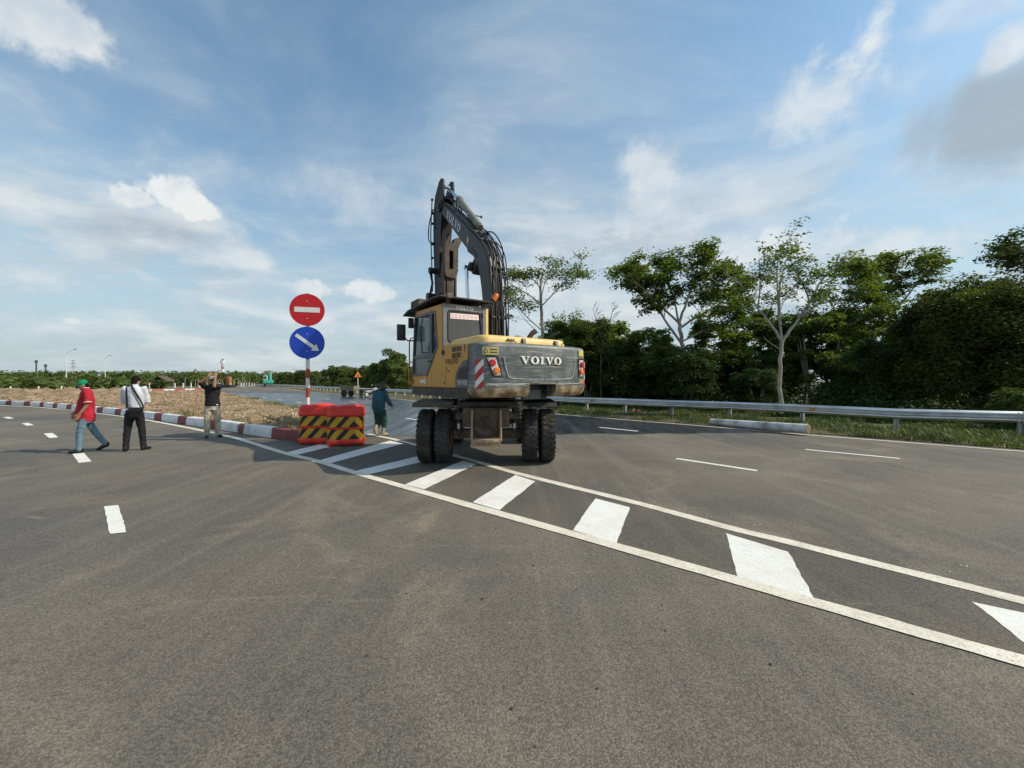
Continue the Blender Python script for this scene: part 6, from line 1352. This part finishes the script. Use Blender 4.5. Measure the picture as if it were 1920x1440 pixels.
hero('sparse_tree', 'sparse tree with bare branch ends right of the boom', (1015,), 25, [
    ([(1016, 770), (1017, 640), (1014, 560), (1015, 522)], .14, .07, False), ([(1014, 575), (1040, 550, -.4), (1062, 528, -.6), (1088, 514, -.7)], .045, .010, True), ([(1014, 560), (1022, 530, .3), (1030, 512, .4), (1036, 498, .5)], .035, .010, True), ([(1015, 570), (985, 545, .5), (962, 530, .8), (945, 515, 1)], .045, .012, True), ([(1016, 620), (980, 590, -.6), (955, 560, -.9)], .04, .012, True), ([(1010, 625), (985, 600), (970, 580)], .025, .008, False), ([(1015, 545), (1000, 525), (975, 520)], .03, .010, True), ([(1017, 640), (1050, 620, .8), (1085, 605, 1.2)], .04, .012, True)],
    25, M_BARKP, M_LF_L, 9, .24, .18, sub=4.4, twigs=5, slen=.55, bare=.25)
hero('bare_tree', 'small leafless tree between the sparse tree and the broad tree', (1128,), 24, [
    ([(1128, 770), (1126, 690), (1130, 645)], .06, .04, False), ([(1130, 645), (1120, 610), (1112, 580)], .03, .008, True), ([(1130, 645), (1142, 612), (1150, 585, .3), (1158, 575, .3)], .03, .008, True), ([(1128, 660), (1108, 635), (1095, 610)], .025, .008, True)], 26, M_BARKD, M_LF_L, 0, .1, .1, sub=3, twigs=3, slen=.4, bare=1)
hero('thin_tree', 'thin leafy sapling between the forked tree and the curved trunk', (1575,), 22, [
    ([(1575, 770), (1572, 650), (1570, 600)], .07, .045, False), ([(1570, 602), (1560, 570), (1550, 552, .4)], .03, .010, True), ([(1570, 602), (1588, 570, -.3), (1600, 548, -.4)], .03, .010, True), ([(1571, 630), (1545, 605, .5), (1520, 590, .8)], .03, .010, True), ([(1571, 620), (1602, 600, -.5), (1625, 590, -.8)], .03, .01, True)], 27, M_BARKP, M_LF_L, 9, .15, .16, sub=5, twigs=5, slen=.45)
# ---- dense bushes: leaf shells on lobes
def bush_mesh(name, rx, ry, h, nl, nleaf, size, m, seed, base=.0, asp=.5, lob=.42):
    r_ = np.random.default_rng(seed); t = r_.uniform(0, 2 * np.pi, nl); z = r_.uniform(.05, 1, nl) ** .8; rad = np.sqrt(np.clip(1 - (np.clip(z, 0, 1) * 1.0 - .25) ** 2, .05, 1)) * r_.uniform(.55, .95, nl)
    C = np.c_[rx * rad * np.cos(t), ry * rad * np.sin(t), base + (h - base) * z * .88]; lr = lob * min(rx, ry) * r_.uniform(.6, 1.15, nl)
    k = r_.integers(0, nl, nleaf); d = r_.normal(0, 1, (nleaf, 3)); d /= np.linalg.norm(d, axis=1)[:, None]; d[:, 2] = np.where(d[:, 2] < -.5, -d[:, 2], d[:, 2]); P = C[k] + d * (lr[k] * r_.uniform(.55, 1.08, nleaf))[:, None] * np.array([1, 1, .8]); P[:, 2] = np.maximum(P[:, 2], .03 + r_.uniform(0, .2, nleaf))
    V, Fa = leaf_cloud(P, size, up=.45, asp=asp, N=d); return V, Fa
def stems(seed, rx, h, n=5, m=None):
    rd = random.Random(seed); b = MB()
    for k in range(n): a = rd.uniform(0, 6.28); b.tube([(rd.uniform(-.25, .25), rd.uniform(-.25, .25), -.1), (math.cos(a) * rx * .2, math.sin(a) * rx * .2, h * .35), (math.cos(a) * rx * .5, math.sin(a) * rx * .5, h * .75)], [.06, .045, .02], 6)
    return b
variants = []
for k, (rx, ry, h, m) in enumerate(((1.7, 1.5, 4.4, M_LF_D), (1.5, 1.6, 4.0, M_LF_D), (1.9, 1.5, 4.9, M_LF_D), (1.6, 1.5, 4.3, M_LF_M))):
    V, Fa = bush_mesh('x', rx, ry, h, 60, 15000, .15, m, 40 + k, .15); root = empty('understory_bush', (0, 0, -50)); raw('foliage', V, Fa, m, root); stems(k, rx, h).build('stems', M_BARKP if k % 2 else M_BARKD, root, 60, recalc=False); variants.append(root)
used = [False] * 4; rd = random.Random(3)
def place_bush(p, v, sc, rz, label, group):
    r = variants[v]
    if used[v]: r = copy_tree(r)
    used[v] = True; r.location = (p.x, p.y, 0); r.scale = (sc[0], sc[0], sc[1]); r.rotation_euler = (0, 0, rz); tag(r, label, 'bush', group); return r
spots = []
for i in range(2, 17):
    p = POSTS[i]; n = side(POSTS[i - 1], POSTS[i + 1]); t = (POSTS[i + 1] - p)
    for off, q in ((4.3, 0), (7.3, 1), (10.5, 2)):
        if i < 4 and off < 10: continue
        if i < 5: off += 3
        spots.append((p + n * (off + rd.uniform(-.8, .8)) + t * rd.uniform(-.35, .35), q))
names = ['front row', 'second row', 'back row']; ordn = ['first', 'second', 'third', 'fourth', 'fifth', 'sixth', 'seventh', 'eighth', 'ninth', 'tenth', 'eleventh', 'twelfth', 'thirteenth', 'fourteenth', 'fifteenth']; cnt = 0
for k, (p, q) in enumerate(spots):
    s = rd.uniform(.85, 1.12) * (.85, .95, 1.0)[q] * (.8 if p.x > 13 else .72 if p.x > 11 else 1)
    place_bush(p, rd.choice((0, 1, 2, 0, 3)), (s * rd.uniform(1.0, 1.2), s * rd.uniform(.86, 1.12)), rd.uniform(0, 6.28), f'dense dark green bush, {ordn[cnt]} from the right in the front row behind the rail' if q == 0 else f'dense dark green bush in the {names[q]} behind the guard rail', f'dark bushes, {names[q]} behind the guard rail'); cnt += q == 0
# ---- airy light green trees rising between the bushes
lt = []
for k in range(2):
    V, Fa = bush_mesh('x', 1.7, 1.6, 5.6, 70, 8500, .19, M_LF_L, 60 + k, 1.2, lob=.26); root = empty('young_tree', (0, 0, -50)); raw('crown', V, Fa, M_LF_L, root); stems(70 + k, 1.2, 5.4, 4).build('trunk', M_BARKP, root, 60, recalc=False); lt.append([root, False])
for k, (px, Y, s, lab) in enumerate(((1075, 27, .95, 'light green young tree behind the excavator lamp'), (1165, 26, .85, 'light green young tree left of the broad tree'), (1215, 24, .92, 'light green young tree under the left crown of the broad tree'), (1345, 24, 1.0, 'light green young tree right of the broad tree trunk'), (1400, 25, 1.05, 'light green young tree between the broad and the forked tree'), (1520, 22, 1.02, 'light green young tree right of the forked trunk'), (1555, 24, 1.1, 'light green young tree beside the thin sapling'), (1625, 25, 1.05, 'light green young tree left of the curved trunk'), (1055, 26, 1.05, 'light green young tree right of the sparse tree'), (1105, 27, 1.15, 'light green young tree left of the leafless tree'), (1140, 28, 1.1, 'light green young tree right of the leafless tree'), (1445, 26, 1.2, 'light green young tree behind the forked trunk'), (960, 30, .95, 'light green young tree seen behind the boom foot'), (1000, 31, .85, 'light green young tree below the sparse tree'))):
    q = T(px, HZ, Y); r = copy_tree(lt[k % 2][0]) if lt[k % 2][1] else lt[k % 2][0]; lt[k % 2][1] = True; r.location = (q.x, Y, 0); r.scale = (s * rd.uniform(.95, 1.2),) * 2 + (s,); r.rotation_euler = (0, 0, rd.uniform(0, 6)); tag(r, lab, 'tree', 'light green young trees among the bushes')
# ---- undergrowth filling the foot of the thicket
Pu = []
for i in range(0, len(POSTS) - 3):
    n = side(POSTS[max(i - 1, 0)], POSTS[i + 1]); t = POSTS[i + 1] - POSTS[i]; m_ = 5200 if i < 6 else 3000 if i < 16 else 500
    s_ = rng.uniform(0, 1, m_); o_ = rng.uniform(2.6, 13 if i > 5 else 20, m_); base_ = np.array(POSTS[i][:])[None] + np.outer(s_, np.array(t[:])) + np.outer(o_, np.array(n[:])); base_[:, 2] = rng.uniform(0, 1, m_) ** 1.4 * np.clip((o_ - 2.2) * .35, .15, 1.5); Pu.append(base_)
V, Fa = leaf_cloud(np.concatenate(Pu), .17, up=.4); tag(raw('undergrowth', V, Fa, M_LF_D), 'dark leafy undergrowth at the foot of the thicket', 'undergrowth', kind='stuff')
# ---- vine-covered dome at the right
DM = empty('vine_dome', T(1836, HZ, 16.2) * 1 - Vector((0, 0, CH)), 0, 'huge rounded tree smothered in vines at the right edge', 'tree'); DM.location.z = 0

def dome(rx, ry, rz, zc, nl, nleaf, size, seed):
    r_ = np.random.default_rng(seed); d = r_.normal(0, 1, (nl, 3)); d /= np.linalg.norm(d, axis=1)[:, None]; d = np.sign(d) * np.abs(d) ** .9; d[:, 2] = np.abs(d[:, 2]) * 1.0 - .45 * (r_.uniform(0, 1, nl) < .45)
    C = np.array([0, 0, zc]) + d * np.array([rx, ry, rz]) * r_.uniform(.78, 1.0, (nl, 1)); lr = r_.uniform(.35, .75, nl); k = r_.integers(0, nl, nleaf); e = r_.normal(0, 1, (nleaf, 3)); e /= np.linalg.norm(e, axis=1)[:, None]
    P = C[k] + e * (lr[k] * r_.uniform(.5, 1.08, nleaf))[:, None]; keep = P[:, 2] > .05; return leaf_cloud(P[keep], size, up=.4, N=e[keep])
V, Fa = dome(2.7, 2.5, 3.1, 2.6, 360, 112000, .135, 77); V2, F2 = dome(2.0, 1.8, 2.4, 2.2, 90, 22000, .2, 79); Fa = np.concatenate([Fa, F2 + len(V)]); V = np.concatenate([V, V2]); M_LF_V = leaf_mat('dome_vine_leaf', (.072, .086, .022), .34, .55, .8, .55, spec=.2)
raw('vine_foliage', V, Fa, M_LF_V, DM); stems(9, 2.6, 5, 9).build('trunks', M_BARKD, DM, 60, recalc=False)
# low glossy shrub against the rail, right of the dome
V, Fa = bush_mesh('x', 1.2, .8, 1.3, 25, 4200, .12, M_LF_M, 78, .02)
LS = empty('low_shrub', (16.6, 12.2, 0), 0, 'low shrub at the foot of the vine dome by the guard rail', 'bush'); raw('foliage', V, Fa, M_LF_M, LS); stems(10, .8, 1, 5).build('stems', M_BARKD, LS, 60, recalc=False)
# ---- trees along the far verge, seen between sign and excavator
mids = []
for k in range(3):
    V, Fa = bush_mesh('x', 2.5, 2.4, 6.2, 46, 7000, .36, M_LF_F, 90 + k, .3, lob=.36); root = empty('roadside_tree', (0, 0, -60)); raw('crown', V, Fa, M_LF_F, root); stems(30 + k, 1.8, 5, 3).build('trunk', M_BARKP, root, 60, recalc=False); mids.append([root, False])
line = resample(POSTS[14:], 1.0); rd = random.Random(5)
for k in range(46):
    f = (k + rd.random() * .6) / 46; i = min(len(line) - 2, int(f * (len(line) - 1))); n = side(line[i], line[i + 1]); off = rd.uniform(4, 15) + (3 if k % 2 else 0); p = line[i] + n * off
    m_ = mids[k % 3]; r = copy_tree(m_[0]) if m_[1] else m_[0]; m_[1] = True; h = rd.uniform(.72, 1.0) * (1.0 - .12 * f); r.location = (p.x, p.y, 0); r.scale = (h * rd.uniform(.9, 1.2),) * 2 + (h * rd.uniform(.8, 1.05),); r.rotation_euler = (0, 0, rd.uniform(0, 6.28))
    tag(r, 'green tree in the thicket behind the far guard rail', 'tree', 'trees behind the far guard rail')
bt = copy_tree(mids[0][0]); q = T(737, HZ, 62); bt.location = (q.x, 62, 0); bt.scale = (.95, .95, 1.12); tag(bt, 'rounded tree rising above the thicket left of the cab', 'tree')
# ---- far wood to the left, one mass
Ps = []; B = MB()
for k in range(620):
    Y = rd.uniform(125, 240); px = rd.uniform(-140, 560); x = (px - 960) * Y / F; h = rd.uniform(3.6, 6.0) * (Y / 150) ** .58
    if px > 470 and Y < 150: continue
    n = 130; u_ = rng.normal(0, 1, (n, 3)); u_ /= np.linalg.norm(u_, axis=1)[:, None]; Ps.append(np.array([x, Y, h * .52]) + u_ * np.array([h * .42, h * .42, h * .46]) * rng.uniform(.6, 1.05, (n, 1)))
for k in range(150):
    Y = rd.uniform(52, 110); px = rd.uniform(-60, 300); x = (px - 960) * Y / F
    if x > -60 or (px > 230 and Y < 88): continue
    h = rd.uniform(1.2, 2.9); n = 90; u_ = rng.normal(0, 1, (n, 3)); u_ /= np.linalg.norm(u_, axis=1)[:, None]; Ps.append(np.array([x, Y, h * .45]) + u_ * np.array([h * .6, h * .6, h * .5]) * rng.uniform(.5, 1.05, (n, 1)))
P_ = np.concatenate(Ps); V, Fa = leaf_cloud(P_, 1.05, up=.35, asp=.55); tag(raw('far_wood', V, Fa, M_LF_F), 'hazy green wood along the horizon on the left', 'wood', kind='stuff')
B = MB()
for k in range(90):
    Y = rd.uniform(100, 124); x = (rd.uniform(-20, 470) - 960) * Y / F; B.cyl((x, Y, 0), (x + rd.uniform(-.4, .4), Y, rd.uniform(1.8, 3.3)), .09, .05, 5)
tag(B.build('far_trunks', M_BARKP, None, recalc=False), 'thin pale trunks at the edge of the far wood', 'trunks', kind='stuff')
def palm(px, ptop, Y, label, seed):
    rd = random.Random(seed); h = CH + (HZ - ptop) * Y / F; o = empty('coconut_palm', (T(px, HZ, Y).x, Y, 0), rd.uniform(0, 6), label, 'palm', 'coconut palms above the far wood'); lean = rd.uniform(-.5, .5); hh = h - 1.2
    MB().tube([(0, 0, 0), (lean * .3, 0, hh * .5), (lean, 0, hh)], [.22, .16, .12], 8).build('trunk', M_BARKP, o, 60)
    for k in range(15):
        a = 2 * math.pi * k / 15 + rd.uniform(-.2, .2); el = rd.uniform(-.1, .9); L = rd.uniform(2.0, 2.7); c = Vector((lean, 0, hh)); pts = []
        for q in range(8): t = q / 7; pts.append(c + Vector((math.cos(a), math.sin(a), 0)) * L * t + Vector((0, 0, math.tan(el) * L * t * .6 - 1.5 * t * t)))
        vs = []; fs = []; sd_ = Vector((-math.sin(a), math.cos(a), 0))
        for q in range(7):
            for sgn in (-1, 1):
                for e in range(2): p = pts[q].lerp(pts[q + 1], e * .5); w = .62 * math.sin(math.pi * min(1, (q + .8) / 7.6)); i0 = len(vs); vs += [p, p + sd_ * sgn * w + Vector((0, 0, -.30 * w)) + (pts[q + 1] - pts[q]) * .5, p + (pts[q + 1] - pts[q]) * .38]; fs.append((i0, i0 + 1, i0 + 2))
        MB().add(vs, fs).build('frond', M_LF_O, o, recalc=False)
for a in ((22, 700, 110, 'low coconut palm at the far left of the wood', 1), (236, 695, 150, 'coconut palm above the wood, left of the hut', 2), (475, 693, 190, 'round headed palm left of the turquoise excavator', 3), (504, 692, 200, 'palm standing behind the turquoise excavator', 4), (560, 690, 170, 'palm tip right behind the sign pole', 5), (590, 697, 150, 'low palm among the trees right of the sign pole', 6)): palm(*a)
